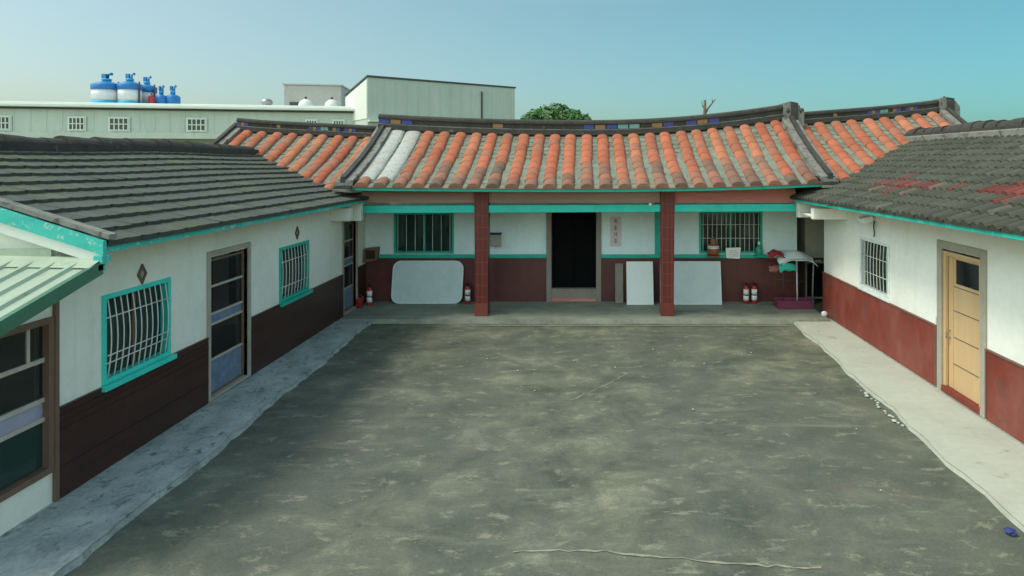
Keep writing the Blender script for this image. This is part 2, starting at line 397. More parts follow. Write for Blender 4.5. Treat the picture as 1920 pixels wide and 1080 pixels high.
# repaired seams and a faint old line on the concrete
def seam(pts, wd):
    mb = MB(); rnd = random.Random(int(pts[0][0]*100)); P = []
    for (a, b) in zip(pts, pts[1:]):
        for t in range(8): P.append(Vector((lerp(a[0], b[0], t/8), lerp(a[1], b[1], t/8), 0)))
    P.append(Vector((*pts[-1], 0)))
    rows = []
    for i, p in enumerate(P):
        d = (P[min(i+1, len(P)-1)]-P[max(i-1, 0)]).normalized(); nrm = Vector((-d.y, d.x, 0)); wv = wd*rnd.uniform(.15, 1)
        p = p+nrm*rnd.uniform(-.02, .02); rows.append((p+nrm*wv+Vector((0, 0, .008)), p-nrm*wv+Vector((0, 0, .008))))
    for a, b in zip(rows, rows[1:]): mb.poly([a[0], a[1], b[1], b[0]])
    return struct('pavement_seam', mb, M['seam'])
seam([(-.75, 6.25), (0, 6.28), (.75, 6.18), (1.6, 6.05), (2.3, 6.0)], .020)
seam([(-.25, 10.2), (.35, 10.9), (.75, 11.5)], .016)

# ---------------------------------------------------------------- roofs of barrel tiles (hall and its two side rooms)
ORANGE = [(.39, .112, .056), (.42, .125, .064), (.36, .100, .052), (.42, .150, .078), (.37, .118, .062)]
DARKT = [(.16, .105, .075), (.12, .09, .07), (.22, .13, .09), (.27, .135, .09)]
def barrel_roof(x0, x1, eave, ridge, pitch, thing_o, ntile=9, pale=0, seedv=1, rowdark=.25, holes=None, end_dark=True):
    rnd = random.Random(seedv); mb = MB(); n = int(round((x1-x0)/pitch)); p = (x1-x0)/n
    def surf(x, t):
        ye, ze = eave(x); yr, zr = ridge(x)
        return ye+(yr-ye)*t, ze+(zr-ze)*t-.10*math.sin(math.pi*t)
    # bed and troughs
    m = 14
    for i in range(n):
        xa, xb = x0+i*p, x0+(i+1)*p
        for j in range(m):
            t0, t1 = j/m, (j+1)/m
            q = []
            for (x, t, dz) in ((xa, t0, .010), (xb, t0, .010), (xb, t1, .0), (xa, t1, .0)):
                y, z = surf(x, t); q.append((x, y, z+dz))
            mb.poly(q, 1)
    # rolls
    for i in range(n+1):
        xc = x0+i*p; 
        if i == n: break
        xc += p*.5
        dlen = rnd.choice([1, 1, 2, 2, 3, 4]) if end_dark else (1 if rnd.random() < .3 else 0)
        ispale = i < pale; rowc = rnd.choice(ORANGE); jx = 0
        dark_row = rnd.random() < rowdark
        for j in range(ntile):
            t0, t1 = j/ntile-.012, (j+1)/ntile
            jx = jx*.6+rnd.uniform(-.016, .016)
            if j < dlen or (dark_row and j < 4 and rnd.random() < .55):
                c = rnd.choice(DARKT); k = rnd.uniform(0, .45); c = tuple(lerp(a, b, k) for a, b in zip(c, rowc))
            else:
                k = rnd.uniform(.86, 1.12); c = tuple(a*k for a in rowc)
                if rnd.random() < .16: c = tuple(lerp(a, b, .6) for a, b in zip(c, DARKT[3]))
            if ispale and j > 0: c = (.40, .42, .38)
            rows = []
            e_ = (0 if ispale and j > 0 else 1)
            for (t, k) in ((t0, 1+.045*e_), ((t0+t1)/2, 1+.01*e_), (t1, 1-.035*e_)):
                y, z = surf(xc, t); wv = p*(.47 if ispale and j > 0 else .335)*k*(1+rnd.uniform(-.03, .03)); h = (.075 if ispale and j > 0 else .098)*k
                rows.append(mb.pts([(xc+jx-wv*math.cos(a), y, z+.015+h*math.sin(a)) for a in [math.pi*q/8 for q in range(9)]]))
            for a, b in zip(rows, rows[1:]):
                for q in range(8): mb.face((a+q, a+q+1, b+q+1, b+q), 0, c, True)
            y, z = surf(xc, t0)
            kk = mb.pts([(xc+jx, y+.002, z+.015)])
            for q in range(8): mb.face((rows[0]+q, kk, rows[0]+q+1), 0, tuple(a*.8 for a in c))
    # rear slope and soffit
    for i in range(8):
        xa, xb = lerp(x0, x1, i/8), lerp(x0, x1, (i+1)/8)
        ra, rb = ridge(xa), ridge(xb); ea, eb = eave(xa), eave(xb)
        mb.poly([(xa, ra[0]+.02, ra[1]), (xb, rb[0]+.02, rb[1]), (xb, rb[0]+3, rb[1]-1.3), (xa, ra[0]+3, ra[1]-1.3)], 1)
        mb.poly([(xa, ea[0], ea[1]-.01), (xb, eb[0], eb[1]-.01), (xb, rb[0], rb[1]-.16), (xa, ra[0], ra[1]-.16)], 1)
    return obj('roof', mb, [M['roll'], M['trough']], thing_o), surf
def ridge_beam(x0, x1, base, h, parent, seedv=2, ends=(0, 1), y_off=0):
    """swept ridge: dark lower course, band of glazed panels, two rolled dark courses on top"""
    rnd = random.Random(seedv); mb = MB(); n = 36
    P = []
    for i in range(n+1):
        x = lerp(x0, x1, i/n); y, z = base(x); P.append((x, y+y_off, z))
    def sw(dy0, dy1, z0, z1, mi=0, i0=0, i1=n):
        mb.sweep(P[i0:i1+1], [(dy0, z0), (dy0, z1), (dy1, z1), (dy1, z0)], mi)
    sw(-.17, .17, -.06, h*.22); sw(-.14, .14, h*.22, h*.28, 1)
    sw(-.11, .11, h*.28, h*.66)
    sw(-.16, .16, h*.66, h*.78); sw(-.12, .12, h*.78, h*.85, 1)
    mb.sweep(P, [(-.15, h*.85), (-.11, h*.97), (0, h*1.03), (.11, h*.97), (.15, h*.85)], 0)
    # glazed panels standing proud of the dark band
    i = 0
    q = 0; seq = [3, 2, 3, 0, 0, 0, 0, 0, 0, 0, 2, 0, 0, 0, 0, 0, 0, 0, 3, 2, 3, 4, 4, 0, 2, 3, 0]
    while i < n:
        L = 1; mi = seq[q % len(seq)]; q += 1
        if mi in (2, 3, 4):
            mb.sweep([lerp_p(P[i], P[i+1], .06)] + P[i+1:min(i+L, n)] + [lerp_p(P[min(i+L, n)-1], P[min(i+L, n)], .94)],
                     [(-.125, h*.31), (-.125, h*.62), (-.108, h*.62), (-.108, h*.31)], mi)
        i += L
    # upturned scroll ornaments at the ends
    for e in ends:
        x, y, z = P[0] if e == 0 else P[-1]; s = -1 if e == 0 else 1
        A_ = lambda dx, dy, dz: (x+s*dx, y+dy, z+dz)
        def chunk(x0_, x1_, z0a, z0b, z1a, z1b, wd, mi):
            mb.hexa([A_(x0_, -wd, z0a), A_(x1_, -wd, z0b), A_(x1_, wd, z0b), A_(x0_, wd, z0a), A_(x0_, -wd, z1a), A_(x1_, -wd, z1b), A_(x1_, wd, z1b), A_(x0_, wd, z1a)], mi)
        chunk(-.14, .06, -.10, -.14, h*1.03, h*1.16, .20, 5); chunk(.06, .26, -.16, -.30, h*1.14, h*1.02, .23, 0); chunk(.26, .44, -.34, -.50, h*.9, h*.25, .20, 5)
        for k in range(26):                    # rough weathered lumps and weeds on the end block
            px, pz = rnd.uniform(-.05, .42), rnd.uniform(.1, 1.0); q_ = rnd.uniform(.03, .07)
            mb.lathe(A_(px, rnd.uniform(-.2, .2), h*pz*(1.1-px)), [(q_*.6, -q_), (q_, 0), (q_*.5, q_*rnd.uniform(.6, 1.6))], 6, 0)
    return obj('ridge', mb, [M['ridge_grey'], M['verge_grey'], M['ochre'], M['blue_glaze'], M['teal_glaze'], M['verge_grey']], parent)
def lerp_p(a, b, t): return tuple(lerp(p, q, t) for p, q in zip(a, b))
def verge(x, side, surf, parent, wide=.34, steps=True, up=.10):
    """stepped mortar band running down the end of a roof; side +1 is the right-hand end"""
    mb = MB(); n = 18
    def strip(xa, xb, z0, z1, mi):
        rows = []
        for i in range(n+1):
            t = i/n*1.0
            y, z = surf(x, t)
            rows.append([(xa, y, z+z0), (xa, y, z+z1), (xb, y, z+z1), (xb, y, z+z0)])
        ks = [mb.pts(r) for r in rows]
        for a, b in zip(ks, ks[1:]):
            for j in range(4): mb.face((a+j, b+j, b+(j+1) % 4, a+(j+1) % 4), mi)
        mb.face([ks[0]+j for j in range(4)], mi); mb.face([ks[-1]+j for j in reversed(range(4))], mi)
    s = side
    strip(x-s*wide*.15, x+s*wide*.40, -.08, up+.05, 1)
    strip(x+s*wide*.40, x+s*wide*.75, -.10, up+.13, 0)
    strip(x+s*wide*.75, x+s*wide*1.15, -.22, up+.02, 1)
    if steps:
        for k in range(4):
            y, z = surf(x, .02); mb.box((x-s*wide*(.2-.05*k), y-.02-.06*k, z-.04+.07*(3-k)-.10), (x+s*wide*(.95+.06*k), y+.25, z-.04+.07*(3-k)-.04), k % 2)
    return obj('verge', mb, [M['ridge_grey'], M['verge_grey']], parent)

# ---------------------------------------------------------------- main hall
hall = thing('main_house', 'hall at the back of the courtyard with orange tile roof and two red columns', 'house', (0, 18, 0))
def hall_up(x):                            # the roof lifts towards its ends, more to the right
    return (.17*(x/5.8)**2 if x > 0 else .05*(x/5.8)**2)
h_eave = lambda x: (14.62, 3.33+hall_up(x)*.8)
h_ridge = lambda x: (17.65, 4.72+(.48*(x/5.8)**2 if x > 0 else .17*(x/5.8)**2))
roof, hsurf = barrel_roof(-5.62, 5.62, h_eave, h_ridge, .45, hall, 9, 2, 11, .28)
ridge_beam(-5.95, 5.75, lambda x: (17.65, h_ridge(x)[1]+.05), .37, roof, 5, (1,))
verge(-5.62, -1, hsurf, roof); verge(5.62, 1, hsurf, roof)
mb = MB(); n = 40                          # fascia under the tiles
P = [(lerp(-5.75, 5.75, i/n), 14.66, h_eave(lerp(-5.75, 5.75, i/n))[1]) for i in range(n+1)]
mb.sweep(P, [(0, -.095), (0, -.02), (.05, -.02), (.05, -.095)], 0)
mb.sweep(P, [(-.05, -.02), (-.05, .012), (.04, .012), (.04, -.02)], 1)
obj('fascia', mb, [M['teal_dark'], M['frieze_red']], hall)
# walls with the real openings
HW = dict(w1=(-5.32, -3.66, 1.42, 2.56), door=(-.97, .26, .12, 2.62), w2=(3.10, 4.85, 1.42, 2.60))
mb = MB()
wall_panel(mb, 'y', YF, .22, -6.15, 5.80, 1.32, 4.2, [HW['w1'], HW['door'], HW['w2']], 0)
wall_panel(mb, 'y', YF, .22, -6.15, 5.80, .10, 1.32, [HW['door']], 0)
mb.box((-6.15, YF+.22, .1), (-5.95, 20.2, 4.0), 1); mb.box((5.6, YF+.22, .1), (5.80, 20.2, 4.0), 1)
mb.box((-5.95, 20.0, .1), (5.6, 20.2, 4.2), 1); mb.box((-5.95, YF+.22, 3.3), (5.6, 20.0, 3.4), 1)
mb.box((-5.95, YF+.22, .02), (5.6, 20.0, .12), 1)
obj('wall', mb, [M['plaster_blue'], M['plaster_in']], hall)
mb = MB()
for a, b in ((-6.10, -1.11), (.40, 5.80)): mb.box((a, YF-.035, .105), (b, YF-.002, 1.30))
obj('dado', mb, M['dado_hall'], hall, bevel=.006)
mb = MB()
for a, b in ((-5.98, -1.11), (.40, 5.80)): mb.box((a, YF-.055, 1.302), (b, YF-.003, 1.40))
obj('sill_band', mb, M['teal_dark'], hall, bevel=.008)
for xa, xb in ((-2.83, -2.69), (1.88, 2.02)):
    mb = MB(); mb.box((xa, YF-.05, 1.402), (xb, YF-.002, 3.2)); obj('pilaster', mb, M['teal_dark'], hall, bevel=.008)
# beam and painted boards over the terrace
mb = MB()
for a, b in ((-5.64, -2.80), (-2.46, 1.85), (2.19, 5.24)):
    kx = lambda x: .02*x/5
    mb.hexa([(a, 15.36, 2.69+kx(a)), (b, 15.36, 2.69+kx(b)), (b, 15.56, 2.69+kx(b)), (a, 15.56, 2.69+kx(a)),
             (a, 15.36, 2.88+kx(a)), (b, 15.36, 2.88+kx(b)), (b, 15.56, 2.88+kx(b)), (a, 15.56, 2.88+kx(a))])
obj('beam', mb, M['teal'], hall, bevel=.012)
for a, b, mt in ((-5.64, -2.80, 'frieze'), (-2.46, 1.85, 'frieze'), (2.19, 5.24, 'frieze_red')):
    mb = MB(); mb.box((a, 15.40, 2.93), (b, 15.48, 3.60))
    for q in range(3): mb.box((a, 15.392-.008*q, 3.0+.17*q), (b, 15.40, 3.02+.17*q))
    obj('frieze', mb, M[mt], hall)
for xc in (-2.63, 2.02):
    mb = MB()
    mb.hexa([(xc-.155, 15.30, .10), (xc+.155, 15.30, .10), (xc+.155, 15.62, .10), (xc-.155, 15.62, .10),
             (xc-.175, 15.29, 3.42), (xc+.175, 15.29, 3.42), (xc+.175, 15.63, 3.42), (xc-.175, 15.63, 3.42)])
    mb.box((xc-.165, 15.285, .104), (xc+.165, 15.635, .42), 1)
    obj('column', mb, [M['column'], M['dado_red']], hall, bevel=.012)
mb = MB(); mb.box((1.55, 15.28, 2.86), (1.62, 15.355, 2.93)); obj('bulb_socket', mb, M['white_label'], hall, bevel=.01)
# hall door
mb = MB()
ring(mb, 'y', YF-.06, YF+.10, -1.11, .40, .10, 2.76, .14, 0, False)
mb.box((-.97, YF-.055, .20), (.26, YF+.12, .42), 0); mb.box((-.97, YF-.05, .105), (.26, YF+.12, .20), 1); mb.box((-.97, YF-.065, .42), (.26, YF+.12, .46), 0)
door = obj('door', mb, [M['grey_wood'], M['frieze_red']], hall, bevel=.008)
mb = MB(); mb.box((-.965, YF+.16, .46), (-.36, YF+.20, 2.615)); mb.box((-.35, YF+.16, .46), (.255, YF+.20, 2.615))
obj('door_leaf_or_dark_fill', mb, M['black'], door)  # near-black sheets paint in the darkness of the open hall doorway
def grille_y(u0, u1, z0, z1, y, nb, rails, bow=.0, r=.009):
    mb = MB()
    for i in range(nb):
        x = lerp(u0+.05, u1-.05, i/(nb-1)); mb.tube([(x, y-bow*math.sin(math.pi*k/6), lerp(z0, z1, k/6)) for k in range(7)], r, 6)
    for zr in rails: mb.tube([(u0, y+.012, zr), (u1, y+.012, zr)], r, 6)
    return mb
for key, mat, nb in (('w1', 'teal_dark', 11), ('w2', 'teal_dark', 13)):
    u0, u1, z0, z1 = HW[key]
    mb = MB(); ring(mb, 'y', YF-.02, YF+.12, u0, u1, z0, z1, .06); mb.box(((u0+u1)/2-.025, YF+.05, z0+.06), ((u0+u1)/2+.025, YF+.10, z1-.06))
    wn = obj('window', mb, M[mat], hall, bevel=.005)
    mb = MB(); mb.box((u0+.06, YF+.105, z0+.06), (u1-.06, YF+.115, z1-.06)); obj('pane', mb, M['glass_green'], wn)
    gm = grille_y(u0+.06, u1-.06, z0+.06, z1-.06, YF+.0, nb if key == 'w2' else 7, [z0+.42, z1-.38] if key == 'w2' else [])
    if key == 'w1':
        for i, v in enumerate(gm.v): pass
    obj('grille', gm, M['bar_white'], wn)
    cm = MB(); nn = 40
    ca, cb = (u0+.1, u0+.95) if key == 'w2' else (u1-.85, u1-.12)
    for i in range(nn):
        xa, xb = lerp(ca, cb, i/nn), lerp(ca, cb, (i+1)/nn)
        cm.poly([(xa, YF+.30+.02*math.sin(i*1.1), z0-.05), (xb, YF+.30+.02*math.sin((i+1)*1.1), z0-.05), (xb, YF+.30+.02*math.sin((i+1)*1.1), z1), (xa, YF+.30+.02*math.sin(i*1.1), z1)], sm=True)
    obj('curtain', cm, M['curtain_pink' if key == 'w2' else 'curtain'], wn)

# ---------------------------------------------------------------- side rooms of the hall
def side_room(xa, xb, zr, slope, label, seedv, ends, vsides):
    t = thing('side_house', label, 'house', ((xa+xb)/2, 19, 0))
    er = lambda x: (18.0, zr(x)); ee = lambda x: (14.85, zr(x)-slope*3.15)
    rf, sf = barrel_roof(xa, xb, ee, er, .45, t, 9, 0, seedv, .12, end_dark=False)
    ridge_beam(xa-.1, xb+.1, lambda x: (18.0, zr(x)+.04), .30, rf, seedv+1, ends)
    for (x, s) in vsides: verge(x, s, sf, rf, .30, False)
    mb = MB()
    mb.box((xa+.1, 17.25, .1), (xb-.1, 17.45, 4.1), 0); mb.box((xa+.1, 17.45, .1), (xa+.3, 20.5, 3.9), 0)
    mb.box((xb-.3, 17.45, .1), (xb-.1, 20.5, 3.9), 0); mb.box((xa+.3, 20.3, .1), (xb-.3, 20.5, 3.6), 0)
    obj('wall', mb, M['surround'] if xa > 0 else M['plaster_cream'], t)
    return t
side_room(-10.1, -6.12, lambda x: 4.66+.05*(-x-6.2)+.02*max(0, -x-9)**2, .47, 'side room with orange tiles behind the left wing, its ridge inlaid with blue and ochre', 31, (), ((-10.1, -1),))
sr = side_room(6.05, 10.3, lambda x: 5.04+.075*(x-6)+.012*max(0, x-8)**2, .50, 'side room with orange tiles rising behind the right wing, its ridge tip curled up', 41, (1,), ((10.3, 1),))
mb = MB(); mb.box((5.85, 17.215, .11), (8.0, 17.248, 1.25)); obj('dado', mb, M['dado_dark'], sr)
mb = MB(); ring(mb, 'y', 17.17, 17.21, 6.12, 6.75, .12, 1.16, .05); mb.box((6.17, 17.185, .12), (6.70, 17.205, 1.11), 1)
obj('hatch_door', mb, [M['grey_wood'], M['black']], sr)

# ---------------------------------------------------------------- left wing
lw = thing('wing_house', 'left wing with grey cement tile roof, dark brown tiled dado and turquoise window frames', 'house', (-9, 11, 0))
LE, LR = -5.50, -9.20
def tile_roof(parent, sgn, xe, xr, ze, zr, y0, y1, courses, tw, prof, step, colf, mat, seedv, jit=1.0):
    """courses of separate cement tiles; sgn -1: wing on the left (slopes up to the left)"""
    rnd = random.Random(seedv); mb = MB(); L = abs(xr-xe)/courses
    nt_ = int((y1-y0)/tw)
    for c in range(courses):
        for i in range(nt_):
            ya = y0+i*tw; col = colf(c, i, rnd)
            lift = rnd.uniform(0, .012)*jit; sk = rnd.uniform(-.012, .012)*jit; xo = rnd.uniform(-.015, .015)*jit
            lo = []; hi = []; und = []
            for (u, h) in prof:
                y = ya+u*tw; xa = xe+sgn*(c*L-.03)+xo; xb = xe+sgn*((c+1)*L+.03)
                za = lerp(ze(y), zr(y), (c-.03/L)/courses); zb = lerp(ze(y), zr(y), (c+1+.03/L)/courses)
                lo.append((xa, y+sk, za+h+step+lift)); hi.append((xb, y, zb+h)); und.append((xa+sgn*.004, y+sk, za-.012))
            a = mb.pts(lo); b = mb.pts(hi); u_ = mb.pts(und)
            for q in range(len(prof)-1):
                mb.face((a+q, a+q+1, b+q+1, b+q), 0, col, False)
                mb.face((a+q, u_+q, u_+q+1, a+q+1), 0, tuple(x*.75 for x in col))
    for (dz, mi) in ((-.05, 0), ):
        mb.poly([(xe+sgn*.03, y0, ze(y0)+dz), (xe+sgn*.03, y1, ze(y1)+dz), (xr, y1, zr(y1)+dz), (xr, y0, zr(y0)+dz)], 0, (.06, .06, .05))
    w2 = abs(xr-xe)
    mb.poly([(xr, y0, zr(y0)), (xr, y1, zr(y1)), (xr+sgn*w2, y1, ze(y1)), (xr+sgn*w2, y0, ze(y0))], 0, (.12, .12, .10))
    return obj('roof', mb, M[mat], parent)
def lcol(c, i, rnd):
    k = rnd.uniform(.88, 1.10); b = (.082, .094, .076) if rnd.random() < .85 else (.095, .105, .066)
    return tuple(x*k for x in b)
lz_e = lambda y: 3.03; lz_r = lambda y: 4.20+.02*math.sin(y*1.1)
PROF_FLAT = [(0, .006), (.08, .010), (.16, .002), (.5, .0), (.84, .002), (1.0, .006)]
lroof = tile_roof(lw, -1, LE, LR, lz_e, lz_r, 7.02, 16.9, 11, .27, PROF_FLAT, .048, lcol, 'cement_tile', 21, .6)
def lump_ridge(x, y0, y1, zf, wd, ht, parent, mat, seedv, pieces):
    rnd = random.Random(seedv); mb = MB(); L = (y1-y0)/pieces
    for i in range(pieces):
        ya = y0+i*L; yb = ya+L*1.06; k = rnd.uniform(.85, 1.12); rows = []
        for (y, q) in ((ya, 1.0), (yb, .90)):
            rows.append(mb.pts([(x+wd*q*k*math.cos(a), y, zf(y)+(ht*q*k)*math.sin(a)-.02) for a in [math.pi*j/8 for j in range(9)]]))
        for j in range(8): mb.face((rows[0]+j, rows[0]+j+1, rows[1]+j+1, rows[1]+j), 0, None, True)
        kk = mb.pts([(x, ya+.001, zf(ya)-.02)])
        for j in range(8): mb.face((rows[0]+j+1, rows[0]+j, kk))
    mb.box((x-wd*1.25, y0, zf(y0)-.12), (x+wd*1.25, y1, zf(y0)+.02))
    return obj('ridge', mb, mat, parent)
lump_ridge(LR, 6.95, 16.75, lambda y: lz_r(y)+.04, .20, .20, lroof, M['ridge_grey'], 3, 26)
mb = MB()                                            # fascia along the eave
for i in range(24):
    ya, yb = lerp(7.0, 15.35, i/24), lerp(7.0, 15.35, (i+1)/24)
    mb.box((LE-.02, ya, 2.935), (LE-.06, yb-.004, 3.035))
obj('fascia', mb, M['teal_worn'], lw)
mb = MB()                                            # barge board up the near gable
def barge(xa, za, xb, zb, y, d, h0, h1, mi=0):
    mb.hexa([(xa, y, za+h0), (xa, y-d, za+h0), (xb, y-d, zb+h0), (xb, y, zb+h0), (xa, y, za+h1), (xa, y-d, za+h1), (xb, y-d, zb+h1), (xb, y, zb+h1)], mi)
sl = (4.2-3.03)/3.7
barge(LE+.02, 3.02, LR, 4.2, 7.0, .05, -.10, .06); barge(LE-.0, 2.90, LR, 4.08, 7.0, .03, -.10, .02, 1)
obj('barge_board', mb, [M['teal_worn'], M['hall_white']], lw)
mb = MB(); barge(LE+.06, 3.03, LR, 4.2, 7.10, .12, .065, .12); obj('verge', mb, M['verge_grey'], lroof)
mb = MB(); mb.box((LE-.08, 6.93, 2.82), (LE+.03, 7.06, 2.92)); mb.box((LE-.06, 6.9, 2.74), (LE+.0, 7.02, 2.82)); obj('beam_end', mb, M['teal_worn'], lw, bevel=.01)
mb = MB()
LW_W = [(7.71, 8.97, 1.16, 2.29), (12.16, 13.44, 1.16, 2.25)]
LW_D = [(9.92, 11.02, .12, 2.42), (15.36, 16.2, .12, 2.42)]
BIGD = (5.5, 6.995, .47, 2.22)
wall_panel(mb, 'x', XL-.2, .2, 7.06, 16.9, .02, 3.06, LW_W+LW_D, 0)
wall_panel(mb, 'x', XL-.2, .2, 5.3, 7.06, .02, 2.24, [BIGD], 0)
mb.hexa([(XL-.2, 5.45, 2.24), (XL, 5.45, 2.24), (XL, 7.06, 2.24), (XL-.2, 7.06, 2.24), (XL-.2, 5.45, 2.31), (XL, 5.45, 2.31), (XL, 7.06, 2.76), (XL-.2, 7.06, 2.76)], 0)
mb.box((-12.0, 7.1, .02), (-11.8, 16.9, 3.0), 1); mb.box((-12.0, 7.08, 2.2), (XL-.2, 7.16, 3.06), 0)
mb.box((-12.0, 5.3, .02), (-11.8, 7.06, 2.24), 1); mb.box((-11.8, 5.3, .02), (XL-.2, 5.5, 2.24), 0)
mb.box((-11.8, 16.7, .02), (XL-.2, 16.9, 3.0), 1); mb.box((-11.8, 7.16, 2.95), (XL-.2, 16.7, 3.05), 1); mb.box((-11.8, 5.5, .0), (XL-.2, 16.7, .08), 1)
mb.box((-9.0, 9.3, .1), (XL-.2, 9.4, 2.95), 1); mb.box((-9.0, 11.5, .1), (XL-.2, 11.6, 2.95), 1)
# gable above
mb.poly([(XL, 7.08, 3.06), (-12.0, 7.08, 3.06), (LR, 7.08, 4.05)], 2)
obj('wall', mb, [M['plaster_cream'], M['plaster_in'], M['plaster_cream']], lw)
mb = MB()
for a, b in ((7.06, 9.84), (11.10, 15.30), (16.27, 16.88)):
    mb.box((XL+.002, a, .10), (XL+.035, b, 1.135)); mb.box((XL+.002, a, 1.137), (XL+.045, b, 1.15))
    if a < 8:
        for zz in (1.05, .96, .88, .45): mb.box((XL+.036, a+.01, zz), (XL+.046, b-.01, zz+.012))
obj('dado', mb, M['dado_dark'], lw)
def grille_x(x, u0, u1, z0, z1, nb, rails, bow, r=.008, railx=None):
    mb = MB()
    for i in range(nb):
        y = lerp(u0+.05, u1-.05, i/(nb-1))
        mb.tube([(x+bow*math.sin(math.pi*k/10), y, lerp(z0, z1, k/10)) for k in range(11)], r, 6)
    for zr in rails: mb.tube([(x+(bow*math.sin(math.pi*(zr-z0)/(z1-z0))), u0, zr), (x+(bow*math.sin(math.pi*(zr-z0)/(z1-z0))), u1, zr)], r, 6)
    return mb
def wing_window(parent, X, s, u0, u1, z0, z1, fm, nb, rails, bow, curtain=None, sill=.09, lab=None):
    """s +1: wall face looks towards +x"""
    mb = MB(); ring(mb, 'x', X-s*.10, X+s*.025, u0, u1, z0, z1, .06)
    mb.box((X-s*.08, (u0+u1)/2-.025, z0+.06), (X-s*.05, (u0+u1)/2+.025, z1-.06), 1)
    wn = obj('window', mb, [fm, M['brown_wood']], parent, bevel=.005, label=lab)
    mb = MB(); mb.box((X-s*.095, u0+.06, z0+.06), (X-s*.088, u1-.06, z1-.06)); obj('pane', mb, M['glass_green'], wn)
    obj('grille', grille_x(X+s*.0, u0+.05, u1-.05, z0+.05, z1-.05, nb, rails, bow*s), M['bar_white'], wn)
    if sill:
        mb = MB(); mb.box((X-s*.10, u0-.04, z0-.07), (X+s*sill, u1+.04, z0-.003)); obj('sill', mb, fm, wn, bevel=.008)
    if curtain:
        cm = MB(); nn = 30; ca, cb = lerp(u0, u1, curtain[1]), lerp(u0, u1, curtain[2])
        f = lambda i: X-s*(.28+.02*math.sin(i*1.2))
        for i in range(nn):
            ya, yb = lerp(ca, cb, i/nn), lerp(ca, cb, (i+1)/nn)
            cm.poly([(f(i), ya, z0), (f(i+1), yb, z0), (f(i+1), yb, z1), (f(i), ya, z1)], sm=True)
        obj('curtain', cm, M[curtain[0]], wn)
wing_window(lw, XL, 1, *LW_W[0], M['teal'], 11, [1.42, 1.52, 2.0], .05, ('curtain_pink', .42, .55))
wing_window(lw, XL, 1, *LW_W[1], M['teal_dark'], 9, [1.45, 1.95], .03, ('curtain', .1, .3))
def glazed_door(parent, X, s, u0, u1, z0, z1, curtain=True):
    """door with panes over coloured panels; the surround is a plaster reveal"""
    mb = MB(); ring(mb, 'x', X-s*.06, X+s*.03, u0-.08, u1+.08, z0-.02, z1+.10, .08, 0, False)
    mb.box((X-s*.1, u0, z0-.015), (X+s*.03, u1, z0+.02), 0)
    H = z1-z0; t = .055
    mb.box((X-s*.10, u0, z0+.02), (X-s*.055, u0+t, z1), 1); mb.box((X-s*.10, u1-t, z0+.02), (X-s*.055, u1, z1), 1)
    ra = [0.0, .245, .50, .575, .775, .965]
    for q in ra: mb.box((X-s*.098, u0+t, z0+.025+q*(H-.03)-.001), (X-s*.05, u1-t, z0+.025+q*(H-.03)+.036), 2 if 0 < q < .9 else 1)
    d = obj('door', mb, [M['surround'], M['brown_wood'], M['rail_pale']], parent, bevel=.004)
    zz = [z0+.025+q*(H-.03) for q in ra]
    for (a, b, nm, mt) in ((0, 1, 'panel', 'blue_panel'), (1, 2, 'pane', 'glass'), (2, 3, 'panel', 'blue_panel'), (3, 4, 'pane', 'glass'), (4, 5, 'pane', 'glass')):
        mb = MB(); mb.box((X-s*.085, u0+t, zz[a]+.036), (X-s*.075, u1-t, zz[b]-.001)); obj(nm, mb, M[mt], d)
    if curtain:
        cm = MB(); nn = 16
        for i in range(nn):
            ya, yb = lerp(u0+.35, u1-.30, i/nn), lerp(u0+.35, u1-.30, (i+1)/nn)
            f = lambda q: X-s*(.16+.015*math.sin(q*1.4))
            cm.poly([(f(i), ya, zz[3]), (f(i+1), yb, zz[3]), (f(i+1), yb, z1-.05), (f(i), ya, z1-.05)], sm=True)
        obj('curtain', cm, M['curtain'], d)
    return d
glazed_door(lw, XL, 1, *LW_D[0]); glazed_door(lw, XL, 1, *LW_D[1], False)
# the wide sliding door under the awning
mb = MB(); ring(mb, 'x', XL-.08, XL+.03, BIGD[0], BIGD[1], BIGD[2]-.02, BIGD[3], .07)
for zz in (1.72, 1.27, 1.05): mb.box((XL-.075, BIGD[0]+.07, zz), (XL-.02, BIGD[1]-.07, zz+.05), 1)
for yy in (6.72, 6.1): mb.box((XL-.07, yy, 1.77), (XL-.03, yy+.035, BIGD[3]-.07), 1)
mb.box((XL+.002, 7.0, .1), (XL+.04, 7.052, 2.55), 0)
bd = obj('door', mb, [M['brown_wood'], M['rail_pale'], M['surround']], lw, label='wide glazed sliding door under the green awning')
for a, b, mt, nm in ((1.77, 2.15, 'glass', 'pane'), (1.32, 1.72, 'glass', 'pane'), (1.10, 1.27, 'lilac_panel', 'panel'), (.54, 1.05, 'glass_green', 'pane')):
    mb = MB(); mb.box((XL-.055, BIGD[0]+.07, a), (XL-.045, BIGD[1]-.07, b)); obj(nm, mb, M[mt], bd)
